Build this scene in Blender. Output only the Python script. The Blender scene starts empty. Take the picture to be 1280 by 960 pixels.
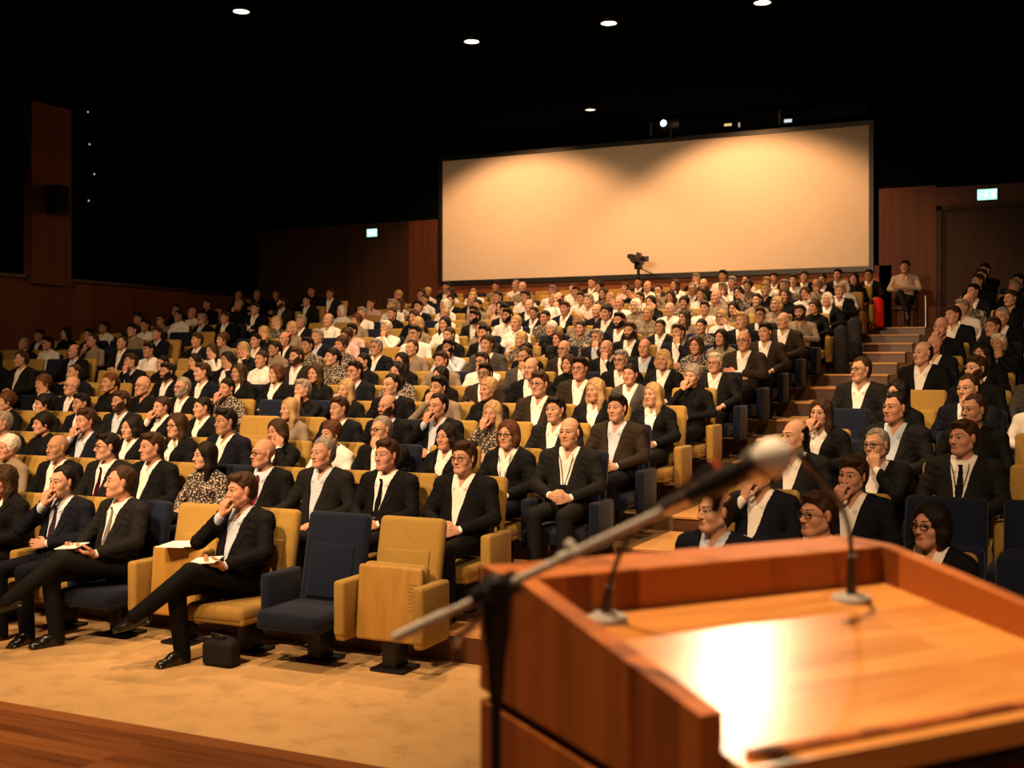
import bpy, bmesh, math, random
import numpy as np
from mathutils import Matrix, Vector
random.seed(7)
S = bpy.context.scene
COL = S.collection
PI = math.pi
def rad(a): return math.radians(a)

# ------------------------------------------------------------------ camera, exposure, world, lamps
YAW = rad(25.2)
CAM_Z = 2.04
FPX = 1446.0
RIGHT = Vector((math.cos(YAW), math.sin(YAW), 0)); DEPTH = Vector((-math.sin(YAW), math.cos(YAW), 0))
cam_d = bpy.data.cameras.new('camera'); cam = bpy.data.objects.new('camera', cam_d); COL.objects.link(cam)
cam.location = (0, 0, CAM_Z); cam.rotation_euler = (PI/2, 0, YAW)
cam_d.sensor_width = 36; cam_d.lens = 36*FPX/1280; cam_d.shift_y = -23/1280
cam_d.clip_start = .05; cam_d.clip_end = 200
cam_d.dof.use_dof = True; cam_d.dof.focus_distance = 9.5; cam_d.dof.aperture_fstop = 3.0
S.camera = cam
S.view_settings.view_transform = 'Standard'; S.view_settings.look = 'None'
S.view_settings.exposure = 0.0; S.view_settings.gamma = 1; S.view_settings.use_curve_mapping = False
wd = bpy.data.worlds.new('world'); S.world = wd; wd.use_nodes = True
wd.node_tree.nodes['Background'].inputs[0].default_value = (.6, .75, 1, 1)
wd.node_tree.nodes['Background'].inputs[1].default_value = 0.0
S.cycles.max_bounces = 5; S.cycles.diffuse_bounces = 2; S.cycles.glossy_bounces = 2
S.cycles.caustics_reflective = False; S.cycles.caustics_refractive = False
S.cycles.use_denoising = True

WARM = (1.0, .64, .345)
def lamp(kind, name, loc, target, power, color=WARM, parent=None, **kw):
    l = bpy.data.lights.new(name, kind); l.energy = power; l.color = color
    for k, v in kw.items(): setattr(l, k, v)
    o = bpy.data.objects.new(name, l); COL.objects.link(o); o.location = loc
    if target is not None:
        o.rotation_euler = (Vector(target)-Vector(loc)).to_track_quat('-Z', 'Y').to_euler()
    if parent: o.parent = parent
    return o
CEIL = 7.75
# stage wash lamps hung over the front of the stage, thrown at the audience
for x, tx, p in ((-10.0, -12.0, 1700), (-7.0, -8.2, 3000), (-4.0, -5.6, 3000)):
    lamp('SPOT', 'stage_wash_lamp', (x, -.2, 7.2), (tx, 12, 1.8), p*1.5, spot_size=rad(58), spot_blend=.7, shadow_soft_size=.18)
# downlights above the audience (their housings are built further down)
DOWN = [(-11.8, 14.9), (-9.25, 18.0), (-6.7, 18.0), (-4.15, 18.0)]
for x, y in DOWN:
    lamp('SPOT', 'downlight_lamp', (x, y, CEIL-.12), (x+.3, y-.2, 0), 1250 if y > 16 else 700, spot_size=rad(92), spot_blend=.8, shadow_soft_size=.14)
for x, y in ((-8.0, 10.2), (-5.2, 10.2), (-8.0, 14.2), (-5.4, 14.2), (-6.2, 21.6), (-9.6, 21.6)):
    lamp('SPOT', 'downlight_lamp', (x, y, CEIL-.12), (x, y-.3, 0), 950, spot_size=rad(90), spot_blend=.8, shadow_soft_size=.14)
# house light over the carpet in front of the first row
for x, y, p in ((-6.4, 3.9, 1100), (-3.6, 4.2, 1250)):
    lamp('SPOT', 'downlight_lamp', (x, y, CEIL-.12), (x, y+.7, 0), p, spot_size=rad(56), spot_blend=.6, shadow_soft_size=.14)
lamp('SPOT', 'aisle_lamp', (-2.5, 9.6, CEIL-.12), (-2.7, 10.8, 0), 1700, spot_size=rad(60), spot_blend=.8, shadow_soft_size=.14)
# screen wash lamps
for x, p in ((-11.9, 820), (-6.4, 930)):
    lamp('SPOT', 'screen_wash_lamp', (x, 22.9, CEIL-.1), (x+.2, 26, 2.4), p, (1, .50, .215), spot_size=rad(112), spot_blend=.4, shadow_soft_size=.10)
# lectern spot hung over the audience
_lp = Vector((0, 0, CAM_Z)) + RIGHT*2.95 + DEPTH*12.0; _lp.z = 6.95
_lt = Vector((0, 0, 1.62)) + RIGHT*.45 + DEPTH*1.75
lamp('SPOT', 'lectern_spot_lamp', _lp, _lt, 850, (1, .72, .45), spot_size=rad(22), spot_blend=.5, shadow_soft_size=.26)
# stage lamp over the speaker's side of the lectern
_sp = Vector((0, 0, 6.3)) + RIGHT*.9 + DEPTH*-6.0
lamp('SPOT', 'stage_lamp', _sp, Vector((0, 0, 1.4)) + RIGHT*.3 + DEPTH*1.8, 430, WARM, spot_size=rad(24), spot_blend=.6, shadow_soft_size=.2)
lamp('SPOT', 'stage_lamp', Vector((0, 0, 7.5)) + RIGHT*-1.0 + DEPTH*2.4, Vector((0, 0, 1.6)) + RIGHT*.35 + DEPTH*1.65, 2900, WARM, spot_size=rad(36), spot_blend=.6, shadow_soft_size=.2)
lamp('SPOT', 'stage_wash_lamp', (.6, -.5, 7.2), (-.4, 10, .9), 2400, WARM, spot_size=rad(50), spot_blend=.7, shadow_soft_size=.2)
lamp('SPOT', 'stage_lamp', Vector((-5.0, 1.2, 7.2)), (-5.2, 2.9, .5), 350, WARM, spot_size=rad(60), spot_blend=.7, shadow_soft_size=.2)

# ------------------------------------------------------------------ materials
def M(name):
    m = bpy.data.materials.new(name); m.use_nodes = True
    nt = m.node_tree; b = nt.nodes['Principled BSDF']
    return m, nt, b
def lin(c): return (c[0], c[1], c[2], 1)
def fabric(name, c, rough=.85, scale=60, var=.25, bump=.15, sheen=0.0, tint=False):
    m, nt, b = M(name)
    tc = nt.nodes.new('ShaderNodeTexCoord'); n = nt.nodes.new('ShaderNodeTexNoise')
    n.inputs['Scale'].default_value = scale; n.inputs['Detail'].default_value = 3
    n2 = nt.nodes.new('ShaderNodeTexNoise'); n2.inputs['Scale'].default_value = 5
    nt.links.new(tc.outputs['Object'], n.inputs['Vector']); nt.links.new(tc.outputs['Object'], n2.inputs['Vector'])
    ad = nt.nodes.new('ShaderNodeMath'); ad.operation = 'ADD'
    nt.links.new(n.outputs['Fac'], ad.inputs[0]); nt.links.new(n2.outputs['Fac'], ad.inputs[1])
    r = nt.nodes.new('ShaderNodeValToRGB')
    r.color_ramp.elements[0].position = .7; r.color_ramp.elements[1].position = 1.0
    r.color_ramp.elements[0].color = lin([v*(1-var) for v in c]); r.color_ramp.elements[1].color = lin([min(1, v*(1+var)) for v in c])
    nt.links.new(ad.outputs[0], r.inputs[0])
    if tint:      # the dye of each piece is that object's own colour
        oi = nt.nodes.new('ShaderNodeObjectInfo'); mx = nt.nodes.new('ShaderNodeMixRGB'); mx.blend_type = 'MULTIPLY'; mx.inputs[0].default_value = 1
        nt.links.new(oi.outputs['Color'], mx.inputs[1]); nt.links.new(r.outputs[0], mx.inputs[2]); nt.links.new(mx.outputs[0], b.inputs['Base Color'])
    else: nt.links.new(r.outputs[0], b.inputs['Base Color'])
    b.inputs['Roughness'].default_value = rough
    b.inputs['Specular IOR Level'].default_value = .12 if tint else .25
    if sheen: b.inputs['Sheen Weight'].default_value = sheen
    bp = nt.nodes.new('ShaderNodeBump'); bp.inputs['Strength'].default_value = bump; bp.inputs['Distance'].default_value = .01
    nt.links.new(n.outputs['Fac'], bp.inputs['Height']); nt.links.new(bp.outputs[0], b.inputs['Normal'])
    return m
def plain(name, c, rough=.5, metal=0, spec=.5, coat=0):
    m, nt, b = M(name)
    tc = nt.nodes.new('ShaderNodeTexCoord'); n = nt.nodes.new('ShaderNodeTexNoise'); n.inputs['Scale'].default_value = 25
    nt.links.new(tc.outputs['Object'], n.inputs['Vector'])
    mx = nt.nodes.new('ShaderNodeMixRGB'); mx.inputs[1].default_value = lin([v*.88 for v in c]); mx.inputs[2].default_value = lin([min(1, v*1.1) for v in c])
    nt.links.new(n.outputs['Fac'], mx.inputs[0]); nt.links.new(mx.outputs[0], b.inputs['Base Color'])
    b.inputs['Roughness'].default_value = rough; b.inputs['Metallic'].default_value = metal
    b.inputs['Specular IOR Level'].default_value = spec; b.inputs['Coat Weight'].default_value = coat
    return m
def emit(name, c, s):
    m, nt, b = M(name)
    b.inputs['Base Color'].default_value = lin([0, 0, 0]); b.inputs['Emission Color'].default_value = lin(c); b.inputs['Emission Strength'].default_value = s
    return m
def wood(name, c1, c2, stave=(.06, .06, 10), grain=(3, 3, 40), rough=.35, coat=0.0, stave_amt=.6, bump=.03):
    """laminated staves with streaky grain, all from object coordinates"""
    m, nt, b = M(name)
    tc = nt.nodes.new('ShaderNodeTexCoord')
    dv = nt.nodes.new('ShaderNodeVectorMath'); dv.operation = 'DIVIDE'; dv.inputs[1].default_value = stave
    fl = nt.nodes.new('ShaderNodeVectorMath'); fl.operation = 'FLOOR'
    wn = nt.nodes.new('ShaderNodeTexWhiteNoise'); wn.noise_dimensions = '3D'
    nt.links.new(tc.outputs['Object'], dv.inputs[0]); nt.links.new(dv.outputs[0], fl.inputs[0]); nt.links.new(fl.outputs[0], wn.inputs['Vector'])
    mu = nt.nodes.new('ShaderNodeVectorMath'); mu.operation = 'MULTIPLY'; mu.inputs[1].default_value = grain
    ofs = nt.nodes.new('ShaderNodeVectorMath'); ofs.operation = 'ADD'
    nt.links.new(tc.outputs['Object'], mu.inputs[0]); nt.links.new(mu.outputs[0], ofs.inputs[0]); nt.links.new(wn.outputs['Color'], ofs.inputs[1])
    n = nt.nodes.new('ShaderNodeTexNoise'); n.inputs['Scale'].default_value = 1; n.inputs['Detail'].default_value = 5; n.inputs['Distortion'].default_value = .6
    nt.links.new(ofs.outputs[0], n.inputs['Vector'])
    a = nt.nodes.new('ShaderNodeMath'); a.operation = 'MULTIPLY'; a.inputs[1].default_value = stave_amt
    nt.links.new(wn.outputs['Value'], a.inputs[0])
    a2 = nt.nodes.new('ShaderNodeMath'); a2.operation = 'MULTIPLY_ADD'; a2.inputs[1].default_value = 1.2
    nt.links.new(n.outputs['Fac'], a2.inputs[0]); nt.links.new(a.outputs[0], a2.inputs[2])
    r = nt.nodes.new('ShaderNodeValToRGB'); r.color_ramp.elements[0].position = .3; r.color_ramp.elements[1].position = 1.0
    r.color_ramp.elements[0].color = lin(c1); r.color_ramp.elements[1].color = lin(c2)
    nt.links.new(a2.outputs[0], r.inputs[0]); nt.links.new(r.outputs[0], b.inputs['Base Color'])
    b.inputs['Roughness'].default_value = rough; b.inputs['Coat Weight'].default_value = coat; b.inputs['Coat Roughness'].default_value = .12
    bp = nt.nodes.new('ShaderNodeBump'); bp.inputs['Strength'].default_value = bump; bp.inputs['Distance'].default_value = .005
    nt.links.new(n.outputs['Fac'], bp.inputs['Height']); nt.links.new(bp.outputs[0], b.inputs['Normal'])
    return m
MAT = {}
MAT['velvet'] = fabric('seat_velvet', (.85, .85, .85), .8, 40, .09, .08, .1, True)
VELVET = {'mustard': (.37, .225, .050), 'navy': (.006, .010, .027)}
MAT['veneer'] = wood('mustard_veneer', (.33, .17, .03), (.47, .26, .05), (9, 9, 9), (14, 14, 2), .5, 0, .1)
MAT['black_metal'] = plain('black_metal', (.008, .008, .009), .45, .3)
MAT['black'] = plain('black_plastic', (.010, .010, .011), .4)
MAT['steel'] = plain('satin_steel', (.55, .53, .5), .3, 1)
MAT['grey_metal'] = plain('grey_boom_metal', (.52, .50, .47), .4, 0)
MAT['bagcloth'] = fabric('bag_cloth', (.009, .009, .010), .8, 90, .2, .2)
MAT['plate'] = plain('grey_plate', (.42, .40, .37), .4)
MAT['foam'] = plain('silver_mesh', (.80, .78, .74), .6, 0)
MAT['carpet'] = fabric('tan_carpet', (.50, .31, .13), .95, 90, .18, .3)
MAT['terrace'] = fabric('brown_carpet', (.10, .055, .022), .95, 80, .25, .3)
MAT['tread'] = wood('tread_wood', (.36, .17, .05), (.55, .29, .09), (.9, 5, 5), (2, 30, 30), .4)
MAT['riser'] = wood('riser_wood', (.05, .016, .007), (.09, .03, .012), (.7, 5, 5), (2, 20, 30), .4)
MAT['stage'] = wood('stage_boards', (.10, .026, .008), (.36, .125, .035), (1.7, .11, 5), (1.6, 26, 5), .3, .3, .55)
MAT['panel'] = wood('wall_panel_wood', (.12, .038, .017), (.26, .088, .038), (.62, .62, 9), (7, 7, .6), .45, 0, .35)
MAT['panel_back'] = wood('back_wall_wood', (.055, .018, .009), (.12, .042, .020), (.62, .62, 9), (7, 7, .6), .45, 0, .35)
MAT['panel_dark'] = wood('door_wood', (.030, .014, .008), (.055, .026, .014), (.5, .5, 9), (7, 7, .6), .5, 0, .35)
MAT['blackwall'] = fabric('black_wall', (.0022, .0034, .0030), .95, 8, .3, .05)
MAT['blackwall'].node_tree.nodes['Principled BSDF'].inputs['Specular IOR Level'].default_value = 0
MAT['blackwall'].node_tree.nodes['Principled BSDF'].inputs['Roughness'].default_value = 1
for q_ in ('panel', 'panel_dark', 'panel_back'): MAT[q_].node_tree.nodes['Principled BSDF'].inputs['Specular IOR Level'].default_value = .12
MAT['screen'] = fabric('projection_screen', (.74, .63, .50), .95, 200, .02, .02)
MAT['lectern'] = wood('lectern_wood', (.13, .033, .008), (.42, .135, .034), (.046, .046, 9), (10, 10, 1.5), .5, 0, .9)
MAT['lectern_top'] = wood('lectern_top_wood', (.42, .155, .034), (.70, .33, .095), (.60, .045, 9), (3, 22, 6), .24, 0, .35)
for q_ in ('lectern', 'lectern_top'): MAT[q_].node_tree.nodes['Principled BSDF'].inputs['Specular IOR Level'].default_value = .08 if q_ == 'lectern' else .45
MAT['paper'] = plain('paper', (.80, .78, .74), .8)
MAT['eye_white'] = plain('eye_white', (.38, .34, .31), .3)
MAT['iris'] = plain('iris', (.018, .011, .007), .15)
MAT['lip_m'] = plain('lip', (.40, .19, .14), .5)
MAT['lip_w'] = plain('lipstick', (.42, .13, .10), .45)
MAT['glass_frame'] = plain('spectacle_frame', (.012, .010, .009), .3)
MAT['shoe'] = plain('shoe_leather', (.012, .010, .009), .25)
MAT['skin'] = fabric('skin', (.9, .9, .9), .5, 30, .08, .02, 0, True)
SKIN = [(.58, .315, .200), (.57, .28, .182), (.43, .225, .132), (.18, .088, .050)]
def _brow():
    m, nt, b = M('eyebrow'); oi = nt.nodes.new('ShaderNodeObjectInfo'); mx = nt.nodes.new('ShaderNodeMixRGB')
    mx.inputs[1].default_value = (.02, .012, .007, 1); mx.inputs[2].default_value = (.30, .22, .15, 1)
    nt.links.new(oi.outputs['Alpha'], mx.inputs[0]); nt.links.new(mx.outputs[0], b.inputs['Base Color']); b.inputs['Roughness'].default_value = .7
    return m
MAT['brow'] = _brow()
def _hair():
    m = fabric('hair', (.85, .85, .85), .45, 9, .4, .0, 0, True)
    nt = m.node_tree; tc = nt.nodes.new('ShaderNodeTexCoord'); w = nt.nodes.new('ShaderNodeTexNoise')
    mp = nt.nodes.new('ShaderNodeMapping'); mp.inputs['Scale'].default_value = (160, 160, 12)
    nt.links.new(tc.outputs['Object'], mp.inputs[0]); nt.links.new(mp.outputs[0], w.inputs['Vector'])
    bp = [n for n in nt.nodes if n.type == 'BUMP'][0]; bp.inputs['Strength'].default_value = .5; bp.inputs['Distance'].default_value = .004
    nt.links.new(w.outputs['Fac'], bp.inputs['Height'])
    return m
MAT['hair'] = _hair()
HAIR = {'d': (.012, .008, .006), 'n': (.045, .023, .011), 'a': (.090, .034, .014), 'o': (.43, .275, .125), 'g': (.28, .23, .185), 'w': (.70, .62, .50)}
MAT['cloth'] = fabric('woven_cloth', (.85, .85, .85), .82, 110, .16, .1, 0, True)
CLOTH = {'black': (.0045, .0045, .005), 'char': (.0105, .010, .010), 'navy': (.0055, .0065, .0125), 'brown': (.026, .017, .011), 'grey': (.060, .054, .047), 'white': (.85, .80, .74),
         'blue': (.52, .59, .70), 'pink': (.70, .45, .42), 'beige': (.25, .19, .135), 'sand': (.46, .37, .285), 'k': (.012, .012, .014), 'r': (.19, .014, .03), 's': (.36, .33, .31), 'p': (.065, .026, .07), 'i': (.65, .24, .24)}
def pattern(name, a, b_, sc):
    m, nt, b = M(name)
    tc = nt.nodes.new('ShaderNodeTexCoord'); v = nt.nodes.new('ShaderNodeTexVoronoi'); v.inputs['Scale'].default_value = sc
    nt.links.new(tc.outputs['Object'], v.inputs['Vector'])
    r = nt.nodes.new('ShaderNodeValToRGB'); r.color_ramp.interpolation = 'CONSTANT'
    r.color_ramp.elements[0].color = lin(a); r.color_ramp.elements[1].color = lin(b_); r.color_ramp.elements[1].position = .40
    nt.links.new(v.outputs['Distance'], r.inputs[0]); nt.links.new(r.outputs[0], b.inputs['Base Color']); b.inputs['Roughness'].default_value = .85
    return m
MAT['pattern'] = pattern('patterned_blouse', (.50, .41, .32), (.025, .019, .016), 52)

# ------------------------------------------------------------------ object helpers
def tag(o, label=None, cat=None, group=None, kind=None):
    if label: o['label'] = label
    if cat: o['category'] = cat
    if group: o['group'] = group
    if kind: o['kind'] = kind
    return o
def link(name, me, parent=None, col=None, loc=None, rot=None, mw=None, alpha=1):
    o = bpy.data.objects.new(name, me); COL.objects.link(o)
    if parent: o.parent = parent
    if mw is not None: o.matrix_local = mw
    if loc is not None: o.location = loc
    if rot is not None: o.rotation_euler = rot
    if col is not None: o.color = (*col, alpha)
    return o
def empty(name, loc, rz=0):
    o = bpy.data.objects.new(name, None); COL.objects.link(o); o.location = loc; o.rotation_euler = (0, 0, rz); o.empty_display_size = .1
    return o
class MB:
    def __init__(s): s.bm = bmesh.new()
    def box(s, c, d, bev=0, seg=2, M4=None):
        r = bmesh.ops.create_cube(s.bm, size=1); vs = r['verts']
        bmesh.ops.scale(s.bm, vec=d, verts=vs)
        if bev:
            es = list({e for v in vs for e in v.link_edges})
            rr = bmesh.ops.bevel(s.bm, geom=es, offset=bev, segments=seg, affect='EDGES', profile=.5)
            vs = list({v for f in rr['faces'] for v in f.verts} | {v for v in vs if v.is_valid})
        mt = Matrix.Translation(c)
        if M4 is not None: mt = mt @ M4
        bmesh.ops.transform(s.bm, matrix=mt, verts=vs)
        return s
    def cyl(s, a, b, r1, r2=None, n=20):
        a = Vector(a); b = Vector(b); d = b-a; r2 = r1 if r2 is None else r2
        q = d.to_track_quat('Z', 'Y').to_matrix().to_4x4()
        bmesh.ops.create_cone(s.bm, cap_ends=True, segments=n, radius1=r1, radius2=r2, depth=d.length, matrix=Matrix.Translation((a+b)/2) @ q)
        return s
    def sph(s, c, r, sc=(1, 1, 1), n=20):
        bmesh.ops.create_uvsphere(s.bm, u_segments=n, v_segments=n//2, radius=r, matrix=Matrix.Translation(c) @ Matrix.Diagonal((*sc, 1)))
        return s
    def tube(s, pts, r, n=10):
        pts = [Vector(p) for p in pts]; rs = r if isinstance(r, (list, tuple)) else [r]*len(pts)
        rings = []
        for i, p in enumerate(pts):
            d = (pts[min(i+1, len(pts)-1)]-pts[max(i-1, 0)]).normalized()
            u = d.cross(Vector((0, .3, 1))).normalized(); v = d.cross(u)
            rings.append([s.bm.verts.new(p+(u*math.cos(2*PI*k/n)+v*math.sin(2*PI*k/n))*rs[i]) for k in range(n)])
        for a, b in zip(rings, rings[1:]):
            for k in range(n): s.bm.faces.new((a[k], a[(k+1) % n], b[(k+1) % n], b[k]))
        s.bm.faces.new(rings[0][::-1]); s.bm.faces.new(rings[-1]); return s
    def prism(s, poly, x0, x1):
        """polygon in (y, z) extruded along x"""
        A = [s.bm.verts.new((x0, y, z)) for y, z in poly]; B = [s.bm.verts.new((x1, y, z)) for y, z in poly]
        n = len(poly)
        s.bm.faces.new(A); s.bm.faces.new(B[::-1])
        for i in range(n): s.bm.faces.new((A[i], B[i], B[(i+1) % n], A[(i+1) % n]))
        return s
    def poly3(s, vs, fs):
        V = [s.bm.verts.new(v) for v in vs]
        for f in fs: s.bm.faces.new([V[i] for i in f])
        return s
    def mesh(s, name, smooth=None):
        bmesh.ops.recalc_face_normals(s.bm, faces=s.bm.faces)
        me = bpy.data.meshes.new(name); s.bm.to_mesh(me); s.bm.free()
        if smooth is not None:
            me.polygons.foreach_set('use_smooth', [True]*len(me.polygons)); me.set_sharp_from_angle(angle=rad(smooth))
        return me
    def obj(s, name, mat, parent=None, smooth=40, **kw):
        me = s.mesh(name, smooth); me.materials.append(mat)
        return link(name, me, parent, **kw)
def cam_pt(u, v, D):
    """a point D metres in front of the lens plane that the photo shows at (u, v)"""
    return Vector((0, 0, CAM_Z)) + RIGHT*((u-640)/FPX*D) + DEPTH*D + Vector((0, 0, (457-v)/FPX*D))

# ------------------------------------------------------------------ the hall
PITCH = 1.1; Y1 = 6.7; NROW = 17; SW = .60
ROWZ = [0, .19, .33, .50, .64, .80, .97, 1.16, 1.34, 1.53, 1.71, 1.89, 2.07, 2.25, 2.42, 2.60, 2.77]
def rowy(r): return Y1+PITCH*(r-1)
WALL_Y = 26.0; LEFT_X = -20.0; RIGHT_X = 9.0
# floor: hall floor and the stepped terraces in one profile
prof = [(-8, -.6), (-8, 0)]
for r in range(2, NROW+1):
    ye = rowy(r)-.72; prof += [(ye, ROWZ[r-2]), (ye, ROWZ[r-1])]
prof += [(WALL_Y+.4, ROWZ[-1]), (WALL_Y+.4, -.6)]
m_ = MB(); m_.prism(prof, LEFT_X-.4, RIGHT_X+.4)
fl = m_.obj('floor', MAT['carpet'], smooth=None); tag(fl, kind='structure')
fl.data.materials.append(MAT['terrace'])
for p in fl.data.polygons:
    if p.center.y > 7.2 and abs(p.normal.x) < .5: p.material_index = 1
# stage
st = MB().box((-4, -1.6, .245), (26, 10.86, .49)).obj('stage', MAT['stage'], smooth=None); tag(st, 'dark wooden stage floor of long boards', kind='structure')
STZ = .49
# ceiling and walls
tag(MB().box((-5.5, 9, CEIL+.1), (30, 36, .2)).obj('ceiling', MAT['blackwall'], smooth=None), kind='structure')
tag(MB().box((-5.5, WALL_Y+.15, 4), (29.8, .3, 8.4)).obj('wall_back', MAT['blackwall'], smooth=None), kind='structure')
tag(MB().box((LEFT_X-.15, 9, 4), (.3, 34.6, 8.4)).obj('wall_left', MAT['blackwall'], smooth=None), kind='structure')
tag(MB().box((RIGHT_X+.15, 9, 4), (.3, 34.6, 8.4)).obj('wall_right', MAT['blackwall'], smooth=None), kind='structure')
tag(MB().box((-5.5, -8.1, 4), (29.8, .3, 8.4)).obj('wall_front', MAT['blackwall'], smooth=None), kind='structure')
# wood cladding on the back wall: below the screen, left with the doors, right with the doors
yw = WALL_Y-.03
tag(MB().box((-9.0, yw, 3.25), (11.6, .06, 1.9)).obj('trim_1', MAT['panel'], smooth=None), 'red-brown wood cladding strip below the big screen', kind='structure')
tag(MB().box((-17.6, yw, 3.85), (4.9, .06, 3.85)).obj('trim_2', MAT['panel_dark'], smooth=None), kind='structure')
tag(MB().box((-14.72, yw-.01, 3.85), (.86, .06, 3.85)).obj('trim_3', MAT['panel_back'], smooth=None), kind='structure')
tag(MB().box((-2.88, yw, 4.35), (1.16, .06, 3.0)).box((1.0, yw, 5.55), (6.6, .06, .5)).obj('trim_4', MAT['panel_back'], smooth=None), kind='structure')
tag(MB().box((-.55, yw, 4.05), (3.4, .05, 2.5)).obj('door_1', MAT['panel_dark'], smooth=None), kind='structure')
tag(MB().box((-2.24, yw-.05, 4.1), (.1, .1, 2.6)).box((-.6, yw-.05, 5.36), (3.4, .1, .1)).obj('trim_5', MAT['panel_dark'], smooth=None), kind='structure')
tag(MB().box((-17.0, yw-.03, 3.85), (.9, .05, 2.3)).box((-16.08, yw-.03, 3.85), (.9, .05, 2.3)).obj('door_2', MAT['panel_dark'], smooth=None), kind='structure')
# side wall wainscot and the wood-clad column
tag(MB().box((LEFT_X+.05, 13, 1.95), (.1, 26, 3.9)).obj('trim_6', MAT['panel'], smooth=None), 'red-brown wood panel along the left wall', kind='structure')
tag(MB().box((LEFT_X+.09, 13, 3.94), (.18, 26, .07)).obj('trim_7', MAT['black'], smooth=None), kind='structure')
tag(MB().box((LEFT_X+.12, 18.5, 5.75), (.24, 1.1, 3.9)).obj('column', MAT['panel'], smooth=None), kind='structure')

# ------------------------------------------------------------------ SDF modeller (bodies, clothes, hair)
F32 = np.float32
class Grid:
    def __init__(s, xs, ys, zs):
        s.a = [np.asarray(v, F32) for v in (xs, ys, zs)]
        s.D = np.full([len(v) for v in s.a], .06, F32)
    def sub(s, lo, hi, m):
        sl = []
        for k in range(3):
            i = int(np.searchsorted(s.a[k], lo[k]-m)); j = int(np.searchsorted(s.a[k], hi[k]+m))
            if j <= i: return None
            sl.append(slice(i, j))
        X = s.a[0][sl[0]][:, None, None]; Y = s.a[1][sl[1]][None, :, None]; Z = s.a[2][sl[2]][None, None, :]
        return tuple(sl), X, Y, Z
    def add(s, prim, k=.0, m=.05, inf=0.0):
        fn, lo, hi = prim; q = s.sub(lo, hi, m+inf)
        if q is None: return s
        sl, X, Y, Z = q; d = fn(X, Y, Z)-F32(inf); o = s.D[sl]
        if k:
            h = np.maximum(k-np.abs(o-d), 0)/k; s.D[sl] = np.minimum(o, d)-h*h*k*.25
        else: s.D[sl] = np.minimum(o, d)
        return s
    def cut(s, prim, k=.0, m=.03):
        fn, lo, hi = prim; q = s.sub(lo, hi, m)
        if q is None: return s
        sl, X, Y, Z = q; d = -fn(X, Y, Z); o = s.D[sl]
        if k:
            h = np.maximum(k-np.abs(o-d), 0)/k; s.D[sl] = np.maximum(o, d)+h*h*k*.25
        else: s.D[sl] = np.maximum(o, d)
        return s
    def full(s, f):
        X = s.a[0][:, None, None]; Y = s.a[1][None, :, None]; Z = s.a[2][None, None, :]
        s.D = f(s.D, X, Y, Z).astype(F32); return s
    def mesh(s):
        D = s.D; G = D < 0
        nx, ny, nz = D.shape
        c = np.zeros((nx-1, ny-1, nz-1), np.uint8)
        for i in (0, 1):
            for j in (0, 1):
                for k in (0, 1): c += G[i:nx-1+i, j:ny-1+j, k:nz-1+k]
        act = np.argwhere((c > 0) & (c < 8)); 
        idx = np.full(c.shape, -1, np.int32); idx[act[:, 0], act[:, 1], act[:, 2]] = np.arange(len(act))
        crn = [(i, j, k) for i in (0, 1) for j in (0, 1) for k in (0, 1)]
        val = {q: D[act[:, 0]+q[0], act[:, 1]+q[1], act[:, 2]+q[2]] for q in crn}
        acc = np.zeros((len(act), 3)); cnt = np.zeros(len(act))
        for q in crn:
            for ax in range(3):
                if q[ax]: continue
                p = list(q); p[ax] = 1; p = tuple(p)
                a, b = val[q], val[p]; x = (a < 0) != (b < 0)
                t = np.where(x, a/np.where(x, a-b, 1), 0)
                pos = np.tile(np.array(q, float), (len(act), 1)); pos[:, ax] += t
                acc[x] += pos[x]; cnt[x] += 1
        loc = acc/cnt[:, None]
        V = np.empty((len(act), 3))
        for k in range(3):
            a0 = s.a[k][act[:, k]]; a1 = s.a[k][act[:, k]+1]; V[:, k] = a0+(a1-a0)*loc[:, k]
        quads = []
        for ax in range(3):
            o1, o2 = (ax+1) % 3, (ax+2) % 3
            s0 = [slice(None)]*3; s1 = [slice(None)]*3; s0[ax] = slice(0, -1); s1[ax] = slice(1, None)
            for o in (o1, o2): s0[o] = slice(1, -1); s1[o] = slice(1, -1)
            A = G[tuple(s0)]; B = G[tuple(s1)]
            for flip in (False, True):
                e = np.argwhere(A & ~B if not flip else ~A & B)
                if not len(e): continue
                e[:, o1] += 1; e[:, o2] += 1
                def I(d1, d2):
                    q = e.copy(); q[:, o1] -= d1; q[:, o2] -= d2; return idx[q[:, 0], q[:, 1], q[:, 2]]
                Q = np.stack([I(1, 1), I(0, 1), I(0, 0), I(1, 0)], 1)
                quads.append(Q[:, ::-1] if flip else Q)
        return V, np.concatenate(quads)
def to_mesh(name, V, Q, mi=None, smooth=1):
    if smooth:
        for _ in range(smooth):
            acc = np.zeros_like(V); n = np.zeros(len(V))
            for a, b in ((0, 1), (1, 2), (2, 3), (3, 0)):
                for x, y in ((a, b), (b, a)):
                    for k in range(3): acc[:, k] += np.bincount(Q[:, x], V[Q[:, y], k], len(V))
                    n += np.bincount(Q[:, x], minlength=len(V))
            V = V*.6+acc/np.maximum(n, 1)[:, None]*.4
    me = bpy.data.meshes.new(name)
    me.vertices.add(len(V)); me.vertices.foreach_set('co', V.astype(F32).ravel())
    me.loops.add(Q.size); me.loops.foreach_set('vertex_index', Q.astype(np.int32).ravel())
    me.polygons.add(len(Q)); me.polygons.foreach_set('loop_start', np.arange(0, Q.size, 4, dtype=np.int32))
    me.polygons.foreach_set('use_smooth', np.ones(len(Q), bool))
    if mi is not None: me.polygons.foreach_set('material_index', mi.astype(np.int32))
    me.update(calc_edges=True); me.validate()
    return me
def v3(a): return np.array(a, float)
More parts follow.
